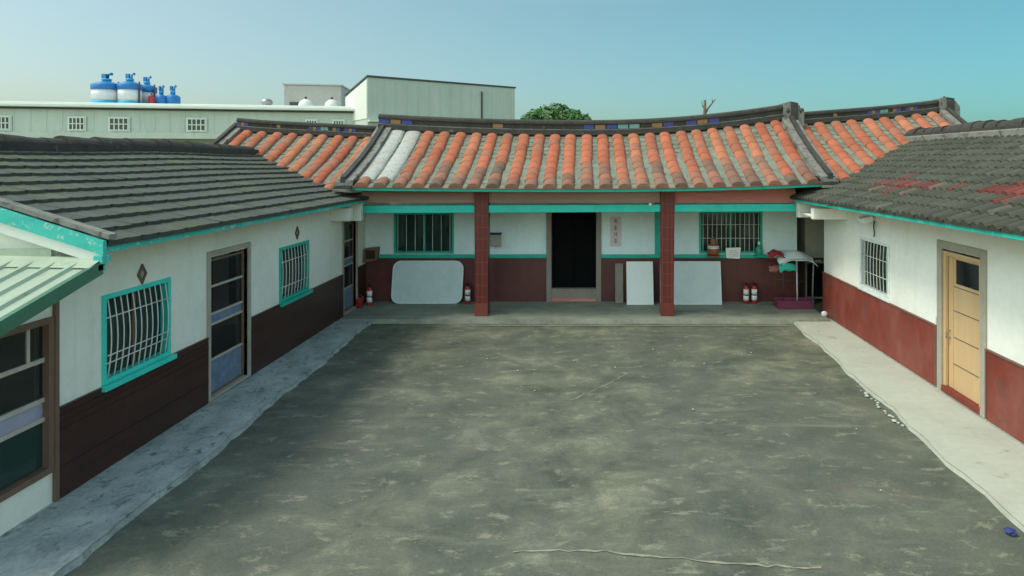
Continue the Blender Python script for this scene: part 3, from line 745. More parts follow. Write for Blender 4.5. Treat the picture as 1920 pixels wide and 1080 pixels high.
# diamond vents and eave brackets
for yy, zz in ((8.40, 2.44), (12.9, 2.47)):
    mb = MB(); O = [(0, .14), (.085, 0), (0, -.14), (-.085, 0)]; I = [(0, .085), (.05, 0), (0, -.085), (-.05, 0)]
    for k in range(4):
        a, b, c, d = O[k], O[(k+1) % 4], I[(k+1) % 4], I[k]
        f = [(XL+.025, yy+p[0], zz+p[1]) for p in (a, b, c, d)]; g = [(XL+.001, yy+p[0], zz+p[1]) for p in (a, b, c, d)]
        mb.poly(f); mb.poly([g[0], g[1], f[1], f[0]]); mb.poly([f[3], f[2], g[2], g[3]])
    mb.poly([(XL+.006, yy+p[0], zz+p[1]) for p in I], 1)
    obj('vent', mb, [M['brown_wood'], M['surround']], lw)
for a_, b_ in (((XL, 14.55, 2.55), (LE-.12, 14.75, 2.86)), ((XL+.01, 15.05, 2.50), (LE-.04, 15.2, 2.93))):
    mb = MB(); mb.box(a_, b_); obj('eave_bracket', mb, M['plaster_cream'], lw, bevel=.015)
mb = MB()
mb.poly([(XL+.001, 7.0, 3.0), (LE-.07, 7.0, 2.96), (LE-.07, 15.3, 2.96), (XL+.001, 15.3, 3.0)]); obj('soffit', mb, M['surround'], lw)
# green sheet metal awning in front of the gable
aw = thing('awning', 'pale green ribbed metal awning over the wide door at the left edge', 'awning', (-6.6, 5.5, 2.6))
mb = MB(); A = lambda y: 2.82+(y-6.93)*.30
nr = 14; prof = []
xx = -5.53
while xx > -10:
    prof += [(xx, 0), (xx-.17, 0), (xx-.19, .035), (xx-.23, .035)]; xx -= .25
ra = mb.pts([(x, 6.98, A(6.98)+h+.02*(-5.5-x)) for x, h in prof]); rb = mb.pts([(x, 5.4, A(5.4)+h+.02*(-5.5-x)) for x, h in prof])
for q in range(len(prof)-1): mb.face((ra+q, ra+q+1, rb+q+1, rb+q))
obj('sheet', mb, M['green_metal'], aw)
mb = MB()
def slab(xa, xb, ya, yb, h0, h1):
    mb.hexa([(xa, ya, A(ya)+h0), (xb, ya, A(ya)+h0), (xb, yb, A(yb)+h0), (xa, yb, A(yb)+h0), (xa, ya, A(ya)+h1), (xb, ya, A(ya)+h1), (xb, yb, A(yb)+h1), (xa, yb, A(yb)+h1)])
slab(-5.56, -5.50, 5.4, 6.98, -.13, .02); slab(-5.70, -5.56, 5.4, 6.98, -.06, -.02); slab(-9.9, -5.72, 5.42, 5.50, -.12, -.02)
obj('edge_trim', mb, M['green_dark'], aw)
mb = MB(); mb.poly([(-5.50, 6.99, 2.89), (-10, 6.99, 2.98), (-10, 6.80, 2.87), (-5.52, 6.80, 2.80)]); mb.box((-10, 6.985, 2.80), (-6.1, 6.995, 2.99))
obj('flashing', mb, M['green_metal'], aw)

# ---------------------------------------------------------------- right wing
rw = thing('wing_house', 'right wing with white walls, red painted dado and dark roof patched with red tiles', 'house', (9, 10, 0))
RE, RR = 5.15, 8.95
rz_e = lambda y: 3.05+.010*(15.3-y); rz_r = lambda y: 4.56+.015*math.sin(y)
def rcol(c, i, rnd):
    k = rnd.uniform(.75, 1.2); y = 3.0+i*.20
    b = (.070, .073, .054)
    cc = 5.2 - .16*(y-8.5) if False else 5
    if y < 13.2 and c in (2, 3, 4):
        pr = .80 if y < 9.4 else (.40 if y < 11.4 else .60)
        if c != 3: pr *= .22
        if rnd.random() < pr: b = rnd.choice([(.17, .042, .034), (.14, .045, .036), (.15, .095, .07), (.19, .050, .040)])
    elif rnd.random() < .04: b = (.10, .10, .08)
    return tuple(x*k for x in b)
PROF_ROLL = [(0, 0), (.30, 0), (.38, .02), (.50, .040), (.68, .045), (.84, .03), (.93, .008), (1.0, 0)]
rroof = tile_roof(rw, 1, RE, RR, rz_e, rz_r, 3.0, 17.0, 12, .20, PROF_ROLL, .030, rcol, 'cement_tile_r', 22)
lump_ridge(RR+.05, 3.0, 16.9, lambda y: rz_r(y)+.12, .22, .22, rroof, M['ridge_grey'], 9, 34)
mb = MB(); mb.box((RR-.30, 3.0, 4.46), (RR-.06, 16.85, 4.64)); obj('ridge_base', mb, M['verge_grey'], rroof, bevel=.03)
mb = MB()
for i in range(24):
    ya, yb = lerp(3.0, 15.32, i/24), lerp(3.0, 15.32, (i+1)/24)
    za, zb = rz_e(ya), rz_e(yb); x0, x1 = RE+.02, RE+.06
    mb.hexa([(x0, ya, za-.085), (x1, ya, za-.085), (x1, yb-.003, zb-.085), (x0, yb-.003, zb-.085), (x0, ya, za+.0), (x1, ya, za+.0), (x1, yb-.003, zb+.0), (x0, yb-.003, zb+.0)])
obj('fascia', mb, M['teal'], rw)
mb = MB()
RW_W = (12.20, 13.52, 1.22, 2.32); RW_D = (9.36, 10.38, .12, 2.50)
wall_panel(mb, 'x', XR, .2, 1.0, 15.58, .02, 3.10, [RW_W, RW_D], 0)
mb.box((XR+.2, 15.38, .02), (12.0, 15.58, 3.1), 0)
mb.poly([(XR+.005, 15.57, 3.1), (12.0, 15.57, 3.1), (RR, 15.57, 4.45)], 0)
mb.box((11.8, 1.0, .02), (12.0, 15.38, 3.1), 1); mb.box((XR+.2, 1.0, .02), (11.8, 1.2, 3.1), 1); mb.box((XR+.2, 1.2, 2.98), (11.8, 15.38, 3.08), 1); mb.box((XR+.2, 1.2, 0), (11.8, 15.38, .08), 1)
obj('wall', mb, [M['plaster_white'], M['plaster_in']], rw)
mb = MB()
mb.box((XR-.03, 10.56, .10), (XR-.002, 15.60, 1.14)); mb.box((XR-.03, 1.0, .10), (XR-.002, 9.20, 1.14))
mb.box((XR-.045, 10.53, 1.142), (XR-.002, 15.60, 1.165), 1); mb.box((XR-.045, 1.0, 1.142), (XR-.002, 9.23, 1.165), 1)
mb.box((XR-.042, 10.53, .11), (XR-.002, 10.558, 1.14), 1); mb.box((XR-.042, 9.202, .11), (XR-.002, 9.23, 1.14), 1)
obj('dado', mb, [M['dado_red'], M['brown_wood']], rw)
mb = MB(); mb.box((XR+.0, 15.582, .10), (7.9, 15.612, 1.14)); obj('dado', mb, M['dado_dark'], rw)
wing_window(rw, XR, -1, *RW_W, M['board_rim'], 9, [1.60, 1.95], .02, ('curtain_pink', .45, .75), .04)
# tan wooden door
u0, u1, z0, z1 = RW_D
mb = MB(); ring(mb, 'x', XR-.035, XR+.12, u0-.13, u1+.13, .10, z1+.14, .13, 0, False)
mb.box((XR-.04, u0, .10), (XR+.10, u1, .20), 2)
dr = obj('door', mb, [M['surround'], M['tan_wood'], M['dado_red']], rw, bevel=.008, label='tan wooden door with a small dark window near its top')
mb = MB(); ring(mb, 'x', XR+.0, XR+.05, u0+.002, u1-.002, .205, z1-.03, .07, 0, False); obj('door_frame', mb, M['tan_wood'], dr, bevel=.006)
mb = MB()
hole = (u0+.13, u1-.26, 1.96, 2.36)
wall_panel(mb, 'x', XR+.055, .035, u0+.07, u1-.07, .205, z1-.10, [hole], 0)
for zz in (.62, 1.06, 1.50, 1.90): mb.box((XR+.048, u0+.10, zz), (XR+.056, u1-.22, zz+.012), 1)
mb.box((XR+.042, u1-.215, .22), (XR+.056, u1-.185, z1-.12), 0)
obj('door_leaf_or_dark_fill', mb, [M['tan_wood'], M['brown_wood']], dr)
mb = MB(); mb.box((XR+.07, hole[0], hole[2]), (XR+.078, hole[1], hole[3])); obj('pane', mb, M['glass'], dr)
mb = MB(); mb.tube([(XR+.05, u1-.12, 1.15), (XR-.01, u1-.12, 1.15), (XR-.012, u1-.12, 1.03), (XR+.05, u1-.12, 1.03)], .012, 8); obj('handle', mb, M['steel'], dr)
mb = MB(); mb.tube([(XR-.02, 10.545, .10), (XR-.02, 10.545, 1.3)], .012, 8); obj('pipe', mb, M['rail_pale'], rw)
mb = MB(); mb.box((XR, 14.2, 2.62), (RE+.10, 14.38, 2.88)); mb.box((XR, 15.15, 2.58), (RE+.07, 15.3, 2.95)); mb.box((RE+.10, 14.38, 2.66), (XR, 15.15, 2.72)); obj('eave_bracket', mb, M['plaster_white'], rw, bevel=.015)
mb = MB(); mb.poly([(XR-.001, 1, 3.02), (RE+.07, 1, 3.08), (RE+.07, 15.3, 2.975), (XR-.001, 15.3, 2.99)]); obj('soffit', mb, M['surround'], rw)

# ---------------------------------------------------------------- things on and around the terrace
fl = thing('floodlight', 'small white floodlight with a hanging cable under the right wing eave', 'lamp', (XR-.02, 12.75, 2.76))
mb = MB(); mb.hexa([(-.30, -.12, -.08), (-.10, -.12, -.02), (-.10, .12, -.02), (-.30, .12, -.08), (-.34, -.12, .03), (-.12, -.12, .09), (-.12, .12, .09), (-.34, .12, .03)]); obj('housing', mb, M['white_label'], fl, True, .015)
mb = MB(); mb.tube([(0, 0, .03), (-.08, 0, .03), (-.13, 0, .03)], .02, 8); mb.box((-.02, -.05, -.03), (.015, .05, .09)); obj('bracket', mb, M['white_label'], fl, True)
mb = MB(); mb.tube([(-.02, .02, -.02), (-.03, .03, -.14), (-.02, .02, -.28), (-.03, .02, -.36)], .012, 6); obj('cable', mb, M['black_rubber'], fl, True)

def rounded(w, h, r, n=6):
    P = []
    for cx, cz, a0 in ((w/2-r, h-r, 0), (-w/2+r, h-r, 90), (-w/2+r, r, 180), (w/2-r, r, 270)):
        for k in range(n+1): a = R(a0+90*k/n); P.append((cx+r*math.cos(a), cz+r*math.sin(a)))
    return P
def leaning_board(name, label, x, w, h, r, tilt, mat, rim, cat, group=None, ybase=None, rz=0):
    """board leaning on the hall wall: foot away from the wall, top touching it"""
    t = thing(name, label, cat, (x, ybase if ybase else YF-.06-h*math.sin(tilt), .106), rz, group)
    T = Matrix.Rotation(-tilt, 4, 'X')
    mb = MB(); th = .03
    P = rounded(w-.05, h-.05, max(.005, r-.02)); P = [(a, b+.025) for a, b in P]
    f = [T @ Vector((a, -th*.4, b)) for a, b in P]; g = [T @ Vector((a, th, b)) for a, b in P]
    k = mb.pts(f); k2 = mb.pts(g); n = len(P)
    mb.face(range(k, k+n)); mb.face(reversed(range(k2, k2+n)))
    for j in range(n): mb.face((k+j, k2+j, k2+(j+1) % n, k+(j+1) % n))
    obj('panel', mb, mat, t, True)
    mb = MB(); Q = rounded(w, h, r)
    o1 = mb.pts([T @ Vector((a, -th, b)) for a, b in Q]); i1 = mb.pts([T @ Vector((a, -th, b)) for a, b in P])
    o2 = mb.pts([T @ Vector((a, th*1.05, b)) for a, b in Q]); i2 = mb.pts([T @ Vector((a, -th*.38, b)) for a, b in P])
    for j in range(n):
        q = (j+1) % n
        mb.face((o1+j, i1+j, i1+q, o1+q)); mb.face((o1+j, o1+q, o2+q, o2+j)); mb.face((i1+j, i2+j, i2+q, i1+q))
    obj('rim', mb, rim, t, True)
    return t
leaning_board('tabletop', 'large pale scuffed tabletop with rounded corners leaning below the hall left window', -4.34, 1.93, 1.15, .22, R(12), M['board'], M['board_rim'], 'tabletop')
leaning_board('board', 'narrow white board left of the right column, standing against the hall front', 1.44, .72, 1.15, .01, R(11), M['board_white'], M['board_white'], 'board', ybase=16.50)
leaning_board('board', 'wide pale blue board behind the right column, leaning on the hall front', 2.83, 1.62, 1.15, .01, R(10), M['board'], M['board_rim'], 'board', ybase=16.52)
t = thing('board', 'slim grey brown plank leaning beside the narrow white board', 'plank', (.88, 16.70, .106))
mb = MB(); mb.hexa([(-.10, 0, 0), (.12, 0, 0), (.12, .03, 0), (-.10, .03, 0), (-.10, .16, 1.05), (.12, .16, 1.05), (.12, .19, 1.05), (-.10, .19, 1.05)]); obj('panel', mb, M['grey_wood'], t, True, .006)

def extinguisher(loc, label, group):
    t = thing('fire_extinguisher', label, 'extinguisher', loc, 0, group)
    mb = MB(); mb.lathe((0, 0, 0), [(.066, 0), (.075, .015), (.075, .40), (.068, .44), (.045, .475), (.025, .49)], 20); obj('body', mb, M['red_paint'], t, True)
    mb = MB(); mb.lathe((0, 0, 0), [(.0765, .09), (.0765, .22)], 20); mb.lathe((0, 0, 0), [(.0765, .25), (.0765, .39)], 20); mb.lathe((0, 0, 0), [(.0762, .225), (.0762, .245)], 20, 1)
    obj('label_band', mb, [M['white_label'], M['black_rubber']], t, True)
    mb = MB(); mb.tube([(0, 0, .49), (0, 0, .53)], .022, 10); mb.box((-.015, -.09, .525), (.015, .03, .545)); mb.hexa([(-.012, -.10, .56), (.012, -.10, .56), (.012, .02, .55), (-.012, .02, .55), (-.012, -.10, .57), (.012, -.10, .57), (.012, .02, .562), (-.012, .02, .562)])
    obj('valve', mb, M['black_rubber'], t, True)
    mb = MB(); mb.tube([(.02, 0, .52), (.08, -.01, .50), (.10, -.01, .42), (.095, -.01, .25), (.09, -.01, .15)], .011, 8); obj('hose', mb, M['black_rubber'], t, True)
    return t
e1 = extinguisher((4.33, 16.66, .106), 'left of the two fire extinguishers standing together under the hall right window', 'fire extinguishers on the terrace')
dup(e1, (4.56, 16.68, .106), .2, 'right of the two fire extinguishers standing together under the hall right window')
dup(e1, (-3.22, 16.62, .106), -.3, 'single fire extinguisher between the rounded tabletop and the left column')
dup(e1, (-5.82, 16.45, .106), -.2, 'fire extinguisher with white label in the left corner of the terrace')
t = thing('bucket', 'small red bucket beside the extinguisher in the left corner', 'bucket', (-6.0, 16.2, .106))
mb = MB(); mb.lathe((0, 0, 0), [(.075, 0), (.10, .22), (.108, .23), (.10, .235), (.09, .22), (.07, .02)], 20); obj('pail', mb, M['red_paint'], t, True)
mb = MB(); mb.tube([(.1*math.cos(a), 0, .22+.11*math.sin(a)) for a in [math.pi*k/10 for k in range(11)]], .005, 6); obj('handle', mb, M['steel'], t, True)
t = thing('wall_shelf', 'small dark wooden cabinet on the wall in the left corner of the terrace', 'cabinet', (-5.88, YF-.15, 1.22))
mb = MB(); mb.hexa([(-.22, -.10, -.02), (.16, -.10, .05), (.16, .14, .05), (-.22, .14, -.02), (-.18, -.10, .36), (.19, -.10, .40), (.19, .14, .40), (-.18, .14, .36)]); obj('case', mb, M['brown_wood'], t, True, .01)
mb = MB(); mb.box((-.13, -.112, .09), (.13, -.101, .33)); obj('front', mb, M['dado_dark'], t, True)
t = thing('mailbox', 'small grey metal box on the pilaster beside the left column', 'mailbox', (-2.49, YF-.11, 1.66))
mb = MB(); mb.box((-.14, -.06, -.02), (.14, .06, .30)); obj('case', mb, M['steel'], t, True, .012)
mb = MB(); mb.box((-.11, -.072, .02), (.11, -.061, .24)); obj('front', mb, M['surround'], t, True)
mb = MB(); mb.hexa([(-.16, -.08, .302), (.16, -.08, .302), (.16, .065, .33), (-.16, .065, .33), (-.16, -.08, .315), (.16, -.08, .315), (.16, .065, .345), (-.16, .065, .345)]); obj('lid', mb, M['dark_frame'], t, True)
mb = MB(); mb.box((-.06, .06, .05), (.06, .105, .20)); obj('bracket', mb, M['dark_frame'], t, True)

# paper strip with four written characters beside the hall door
t = thing('paper_sign', 'upright pinkish paper strip with four dark red characters right of the hall door', 'sign', (.80, YF-.012, 1.62))
mb = MB(); mb.box((-.155, -.008, 0), (.155, .008, .82)); obj('sheet', mb, M['paper'], t, True)
GL = [[(-.06, .05, .06, .06), (-.005, -.07, .008, .07), (-.06, 0, .06, .01), (-.05, -.06, -.03, -.01), (.03, -.06, .05, -.01), (-.04, .025, .04, .033)],
      [(-.06, .045, .06, .058), (-.045, .01, .045, .02), (-.055, -.03, .055, -.018), (-.01, -.07, .004, .07), (-.05, -.07, .05, -.058)],
      [(-.055, .03, .055, .042), (-.03, -.05, -.018, .06), (.02, -.06, .034, .06), (-.05, -.02, .05, -.01)],
      [(-.06, .03, .06, .042), (-.007, -.07, .007, .07), (-.05, -.005, .05, .006), (-.055, -.045, -.02, -.032), (.02, -.05, .055, -.037), (-.03, .055, .03, .065)]]
for k, g in enumerate(GL):
    zc = .70-.185*k; mb = MB()
    for q, (a, b, c, d) in enumerate(g): mb.box((a*.9, -.011-.0004*q, zc+b*.9), (c*.9, -.0085, zc+d*.9))
    obj('character', mb, M['ink'], t, True)
# things on the right hand window sill
t = thing('jar', 'round amber jar with a white label on the right window sill', 'jar', (3.46, YF-.15, 1.40))
mb = MB(); mb.lathe((0, 0, 0), [(.09, 0), (.15, .05), (.17, .14), (.155, .23), (.10, .30), (.07, .34), (.085, .37), (.08, .39)], 20); obj('body', mb, M['amber'], t, True)
mb = MB(); mb.lathe((0, 0, 0), [(.166, .19), (.145, .26)], 20); obj('label_band', mb, M['white_label'], t, True)
mb = MB(); mb.lathe((0, 0, 0), [(.08, .39), (.06, .43), (.03, .47), (.015, .50)], 16); obj('lid', mb, M['ochre'], t, True)
mb = MB(); mb.box((-.16, -.14, -.03), (.16, .10, -.002)); obj('ledge', mb, M['brown_wood'], t, True)
t = thing('paper_notice', 'white paper notice hung below the bars of the right window', 'notice', (4.03, YF-.075, 1.30))
mb = MB(); mb.hexa([(-.19, -.02, .01), (.17, -.02, -.01), (.17, -.005, -.01), (-.19, -.005, .01), (-.22, -.02, .29), (.20, -.02, .30), (.20, -.005, .30), (-.22, -.005, .29)]); obj('sheet', mb, M['paper_white'], t, True)
for k in range(4):
    mb = MB(); mb.box((-.14, -.0225, .06+.05*k), (.12-.03*(k % 2), -.0205, .072+.05*k)); obj('writing_line', mb, M['ink_grey'], t, True)
t = thing('bottle', 'green plastic bottle with white cap at the right end of the sill', 'bottle', (4.72, YF-.12, 1.40))
mb = MB(); mb.lathe((0, 0, 0), [(.09, 0), (.10, .02), (.10, .15), (.085, .20), (.03, .25), (.03, .28)], 18); obj('body', mb, M['bottle_green'], t, True)
mb = MB(); mb.lathe((0, 0, 0), [(.034, .28), (.034, .34), (.02, .37)], 14); obj('cap', mb, M['white_label'], t, True)
mb = MB(); mb.box((-.13, -.12, -.03), (.13, .08, -.002)); obj('ledge', mb, M['teal_dark'], t, True)
# rack with cloth in the right corner
t = thing('drying_rack', 'thin metal rack standing in the right corner of the terrace', 'rack', (5.55, 16.3, .106))
mb = MB()
mb.tube([(.05, 0, .05), (.03, 0, 1.30)], .022, 8); obj('pole', mb, M['bar_white'], t, True)
mb = MB()
for (a, b) in (((-.55, .15, 0), (-.5, .1, 1.2)), ((-.36, -.1, .05), (-.36, -.1, 1.1)), ((.32, .2, 0), (.36, .2, 1.22))): mb.tube([a, b], .010, 6)
mb.tube([(-.55, 0, .72), (.25, .02, .66)], .011, 6); mb.tube([(-.5, .1, 1.2), (.36, .2, 1.22)], .012, 6); mb.tube([(-.55, .1, .1), (.35, .2, .1)], .01, 6)
obj('frame', mb, M['dark_frame'], t, True)
def drape(name, label, cat, loc, w, d, lift, mat, seedv, droop=.25):
    rnd = random.Random(seedv); mb = MB(); nx_, ny_ = 16, 10; ph = rnd.uniform(0, 6)
    P = []
    for s_ in (0, -.015):
        for j in range(ny_+1):
            for i in range(nx_+1):
                u, v = i/nx_*2-1, j/ny_*2-1
                x = u*w/2; y = v*d/2; z = lift*(1-(abs(u)**2.2))-droop*max(0, v*-.6)+.02*math.sin(5*u+ph)*math.cos(3*v)
                P.append((loc[0]+x+.02*math.sin(v*4), loc[1]+y, loc[2]+z+s_))
    k = mb.pts(P); n1 = (nx_+1)*(ny_+1); W = nx_+1
    for s_ in (0, 1):
        for j in range(ny_):
            for i in range(nx_): mb.face([k+s_*n1+q for q in (j*W+i, j*W+i+1, (j+1)*W+i+1, (j+1)*W+i)], 0, None, True)
    for i in range(nx_):
        for j in (0, ny_): mb.face((k+j*W+i, k+j*W+i+1, k+n1+j*W+i+1, k+n1+j*W+i))
    for j in range(ny_):
        for i in (0, nx_): mb.face((k+j*W+i, k+(j+1)*W+i, k+n1+(j+1)*W+i, k+n1+j*W+i))
    return tag(obj(name, mb, mat), label, cat)
drape('cloth', 'white cloth draped over the rack in the right corner', 'cloth', (5.55, 16.35, 1.38), .95, .65, .17, M['cloth_white'], 4)
drape('cap', 'dark red cloth cap lying beside the white cloth on the rack', 'cap', (5.03, 16.30, 1.50), .40, .30, .09, M['cloth_red'], 6, .15)
drape('towel', 'small turquoise towel hanging under the white cloth on the rack', 'towel', (5.25, 16.02, 1.24), .42, .12, .05, M['teal_dark'], 8, .25)
drape('rag', 'faded red rag hanging low at the left end of the rack', 'rag', (5.0, 16.28, 1.15), .30, .10, .03, M['rag'], 9, .2)
tb = MB(); prof = [(-.45, -.20), (.45, -.20), (.45, .20), (-.45, .20)]
o_ = [(a*1.0, b, 0) for a, b in prof]; i_ = [(a*1.06, b*1.1, .22) for a, b in prof]; q_ = [(a*1.0, b, .22) for a, b in prof]; z_ = [(a*.94, b*.9, .02) for a, b in prof]
ks = [tb.pts(x) for x in (o_, i_, q_, z_)]
for a, b in zip(ks, ks[1:]):
    for j in range(4): tb.face((a+j, a+(j+1) % 4, b+(j+1) % 4, b+j))
tb.face([ks[0]+j for j in (3, 2, 1, 0)]); tb.face([ks[3]+j for j in range(4)])
o = obj('basin', tb, M['magenta']); o.location = (5.45, 16.2, .108); tag(o, 'low magenta plastic basin under the rack in the right corner', 'basin')
t = thing('pipe_bracket', 'bent white pipe against the dark wall right of the rack', 'pipe', (6.22, 16.9, .106))
mb = MB(); mb.tube([(.0, 0, .0), (.02, 0, .8), (.03, 0, 1.05), (.07, 0, 1.12), (.25, 0, 1.13)], .022, 8); obj('tube', mb, M['rail_pale'], t, True)
mb = MB(); mb.lathe((0, 0, 0), [(.05, 0), (.05, .03), (.03, .05)], 12); obj('foot', mb, M['steel'], t, True)
mb = MB(); mb.lathe((0, 0, 0), [(.05, 0), (.065, .04), (.06, .09), (.03, .12)], 12); o = obj('pebble', mb, M['white_label']); o.location = (5.93, 15.3, .108); o.scale = (1.2, .8, 1); tag(o, 'small white lump on the terrace floor at the corner of the right wing', 'stone')
# litter and loose mortar
rnd = random.Random(12)
def crumb(loc, r, mat, label, cat, name, group=None, flat=.5, n=14):
    mb = MB(); rows = []
    for j in range(5):
        a = math.pi*j/4; rows.append(mb.pts([(loc[0]+r*math.sin(a)*math.cos(2*math.pi*k/8)*rnd.uniform(.75, 1.25), loc[1]+r*math.sin(a)*math.sin(2*math.pi*k/8)*rnd.uniform(.75, 1.25), loc[2]+r*flat*(1-math.cos(a))) for k in range(8)]))
    for a, b in zip(rows, rows[1:]):
        for k in range(8): mb.face((a+k, a+(k+1) % 8, b+(k+1) % 8, b+k))
    return tag(obj(name, mb, mat), label, cat, group)
crumb((4.52, 6.55, .008), .06, M['blue_rag'], 'crumpled blue plastic scrap on the concrete at the lower right', 'litter', 'plastic_scrap')
mbx = None
for k in range(16):
    y = lerp(9.2, 10.6, k/15)+rnd.uniform(-.05, .05); x = lerp(4.82, 4.90, k/15)-.10+rnd.uniform(-.06, .02)
    crumb((x, y, .005), rnd.uniform(.015, .04), M['walk_pale'], 'pale crumb of broken mortar along the edge of the right walkway', 'rubble', 'mortar_crumb', 'broken mortar crumbs along the right walkway')
for (x, y) in ((-1.9, 9.15), (-2.0, 12.3), (-3.0, 12.0), (-1.3, 11.6), (-.25, 12.2), (.55, 11.8), (1.4, 12.9), (1.75, 12.2), (2.3, 12.0), (3.4, 12.7), (1.7, 9.8), (4.0, 9.1), (3.55, 7.4), (-.9, 10.6)):
    crumb((x, y, .008), rnd.uniform(.010, .022), M['scrap'], 'white paper scrap lying on the courtyard concrete', 'litter', 'paper_scrap', 'white scraps scattered over the courtyard')

# ---------------------------------------------------------------- buildings behind
def frame2d(ox, oy, ang):
    c, s_ = math.cos(ang), math.sin(ang)
    return lambda u, v, z: (ox+u*c-v*s_, oy+u*s_+v*c, z)
# long pale hall; u runs to the left from its right hand corner
ang = math.atan2(2.9, 15.2)
F = frame2d(-10.4, 30.0, ang)
def fbox(mb, F, u0, u1, v0, v1, z0, z1, mi=0):
    mb.hexa([F(u0, v0, z0), F(u1, v0, z0), F(u1, v1, z0), F(u0, v1, z0), F(u0, v0, z1), F(u1, v0, z1), F(u1, v1, z1), F(u0, v1, z1)], mi)
lh = thing('hall_building', 'long pale green metal hall behind the left wing roof', 'building', F(-9, 6, 0))
mb = MB(); fbox(mb, F, -32, 0, 0, 12, 0, 6.35)
u = -32
while u < -.2: fbox(mb, F, u, u+.07, -.012, -.001, 5.32, 6.28); u += .62
obj('wall', mb, M['hall_wall'], lh)
mb = MB(); fbox(mb, F, -32.2, .12, -.35, 12.2, 6.36, 6.50); fbox(mb, F, -32.2, .12, -.15, -.04, 6.28, 6.357, 1)
fbox(mb, F, -32, 0, .2, 11.8, 6.502, 6.62)
obj('roof', mb, [M['hall_white'], M['dark_frame']], lh, bevel=.03)
mb = MB(); fbox(mb, F, -32, 0, -1.2, -.004, 5.05, 5.16); fbox(mb, F, -32, -0.02, -1.25, -1.202, 4.95, 5.20)
u = -32
while u < -.3: fbox(mb, F, u, u+.10, -1.24, -.05, 5.165, 5.22); u += .45
obj('canopy', mb, M['hall_wall'], lh)
for u_, wd in ((-15.65, .6), (-12.75, .6), (-11.06, .75), (-7.86, .75), (-2.85, .45), (-1.63, .45)):
    mb = MB(); z0_, z1_ = 5.36, 5.90
    fbox(mb, F, u_-wd/2-.07, u_+wd/2+.07, -.05, -.034, z0_-.07, z1_+.07)
    wn = obj('window', mb, M['hall_white'], lh)
    mb = MB(); fbox(mb, F, u_-wd/2, u_+wd/2, -.058, -.052, z0_, z1_); obj('pane', mb, M['glass_green'], wn)
    mb = MB()
    for k in range(5):
        uu = lerp(u_-wd/2, u_+wd/2, k/4); fbox(mb, F, uu-.02, uu+.02, -.085, -.06, z0_, z1_)
    for k in range(3):
        zz = lerp(z0_, z1_, k/2); fbox(mb, F, u_-wd/2, u_+wd/2, -.10, -.087, zz-.02, zz+.02)
    obj('grille', mb, M['hall_white'], wn)
# tall volume
a2 = math.atan2(4.56, 6.18); G = frame2d(-10.0, 28.0, a2)
tb_ = thing('tall_building', 'tall pale windowless metal block rising behind the hall roof', 'building', G(3.8, 2, 0))
mb = MB(); LN = 7.68
P = [G(0, 0, 0), G(LN, 0, 0), G(LN, 3.6, 0), G(0, 3.6, 0), G(0, 0, 7.78), G(LN, 0, 7.80), G(LN, 3.6, 7.25), G(0, 3.6, 7.2)]
mb.hexa(P, 0); 
u = .15
while u < LN: fbox(mb, G, u, u+.05, -.014, -.002, 5.2, 7.6, 0); u += (.55 if u < 5.6 else .22)
obj('wall', mb, M['hall_wall'], tb_)
mb = MB(); mb.hexa([G(-.05, -.06, 7.79), G(LN+.05, -.06, 7.81), G(LN+.05, 3.7, 7.25), G(-.05, 3.7, 7.21), G(-.05, -.06, 7.87), G(LN+.05, -.06, 7.88), G(LN+.05, 3.7, 7.34), G(-.05, 3.7, 7.29)])
obj('roof', mb, M['dark_frame'], tb_)
mb = MB(); mb.hexa([G(-.03, .05, 5.9), G(-.004, .05, 5.9), G(-.004, 3.55, 5.9), G(-.03, 3.55, 5.9), G(-.03, .05, 7.70), G(-.004, .05, 7.70), G(-.004, 3.55, 7.14), G(-.03, 3.55, 7.14)]); obj('sunlit_side_sheet', mb, M['hall_white'], tb_)  # paler sheet over the left face, sunlight put into its colour
mb = MB(); fbox(mb, G, 0, 5.4, -.25, -.031, 5.75, 5.83); obj('ledge', mb, M['hall_white'], tb_)
mb = MB(); fbox(mb, G, 5.7, 5.76, -.08, -.031, 4.5, 7.5); obj('downpipe', mb, M['dark_frame'], tb_)
mb = MB(); fbox(mb, G, 6.0, 6.7, -.06, -.032, 5.7, 5.95)
for k in range(6): fbox(mb, G, 6.02+k*.12, 6.06+k*.12, -.09, -.062, 5.7, 5.95, 1)
obj('vent', mb, [M['dark_frame'], M['hall_white']], tb_)
# stair house on the hall roof
t = thing('stair_house', 'grey concrete box on the roof of the long hall', 'roof hut', F(-3.6, 4.0, 6.62))
mb = MB(); fbox(mb, F, -5.0, -2.14, 3.2, 5.6, 6.62, 7.95); obj('wall', mb, M['hall_box'], t, bevel=.03)
mb = MB(); fbox(mb, F, -5.05, -2.1, 3.15, 5.65, 7.955, 8.02); obj('roof', mb, M['hall_box'], t)
mb = MB(); fbox(mb, F, -4.7, -4.15, 3.16, 3.198, 6.75, 7.05); obj('opening', mb, M['dark_frame'], t)
for k, (u_, lab) in enumerate(((-3.52, 'left of the two white turbine caps before the grey roof box'), (-2.28, 'right of the two white turbine caps before the grey roof box'))):
    t = thing('roof_vent', lab, 'vent', F(u_, 1.6, 6.62))
    mb = MB(); mb.lathe((0, 0, 0), [(.34, 0), (.34, .18), (.28, .32), (.14, .42), (.04, .46)], 16); obj('cap', mb, M['hall_white'], t, True)
    mb = MB(); mb.lathe((0, 0, 0), [(.06, .46), (.06, .56), (.02, .58)], 10); obj('knob', mb, M['dark_frame'], t, True)
t = thing('roof_vent', 'small dark ball vent alone on the roof of the long hall', 'vent', F(-5.46, 2.0, 6.62))
mb = MB(); mb.lathe((0, 0, 0), [(.12, 0), (.12, .12), (.24, .18), (.28, .30), (.22, .42), (.08, .48)], 14); obj('cap', mb, M['steel'], t, True)
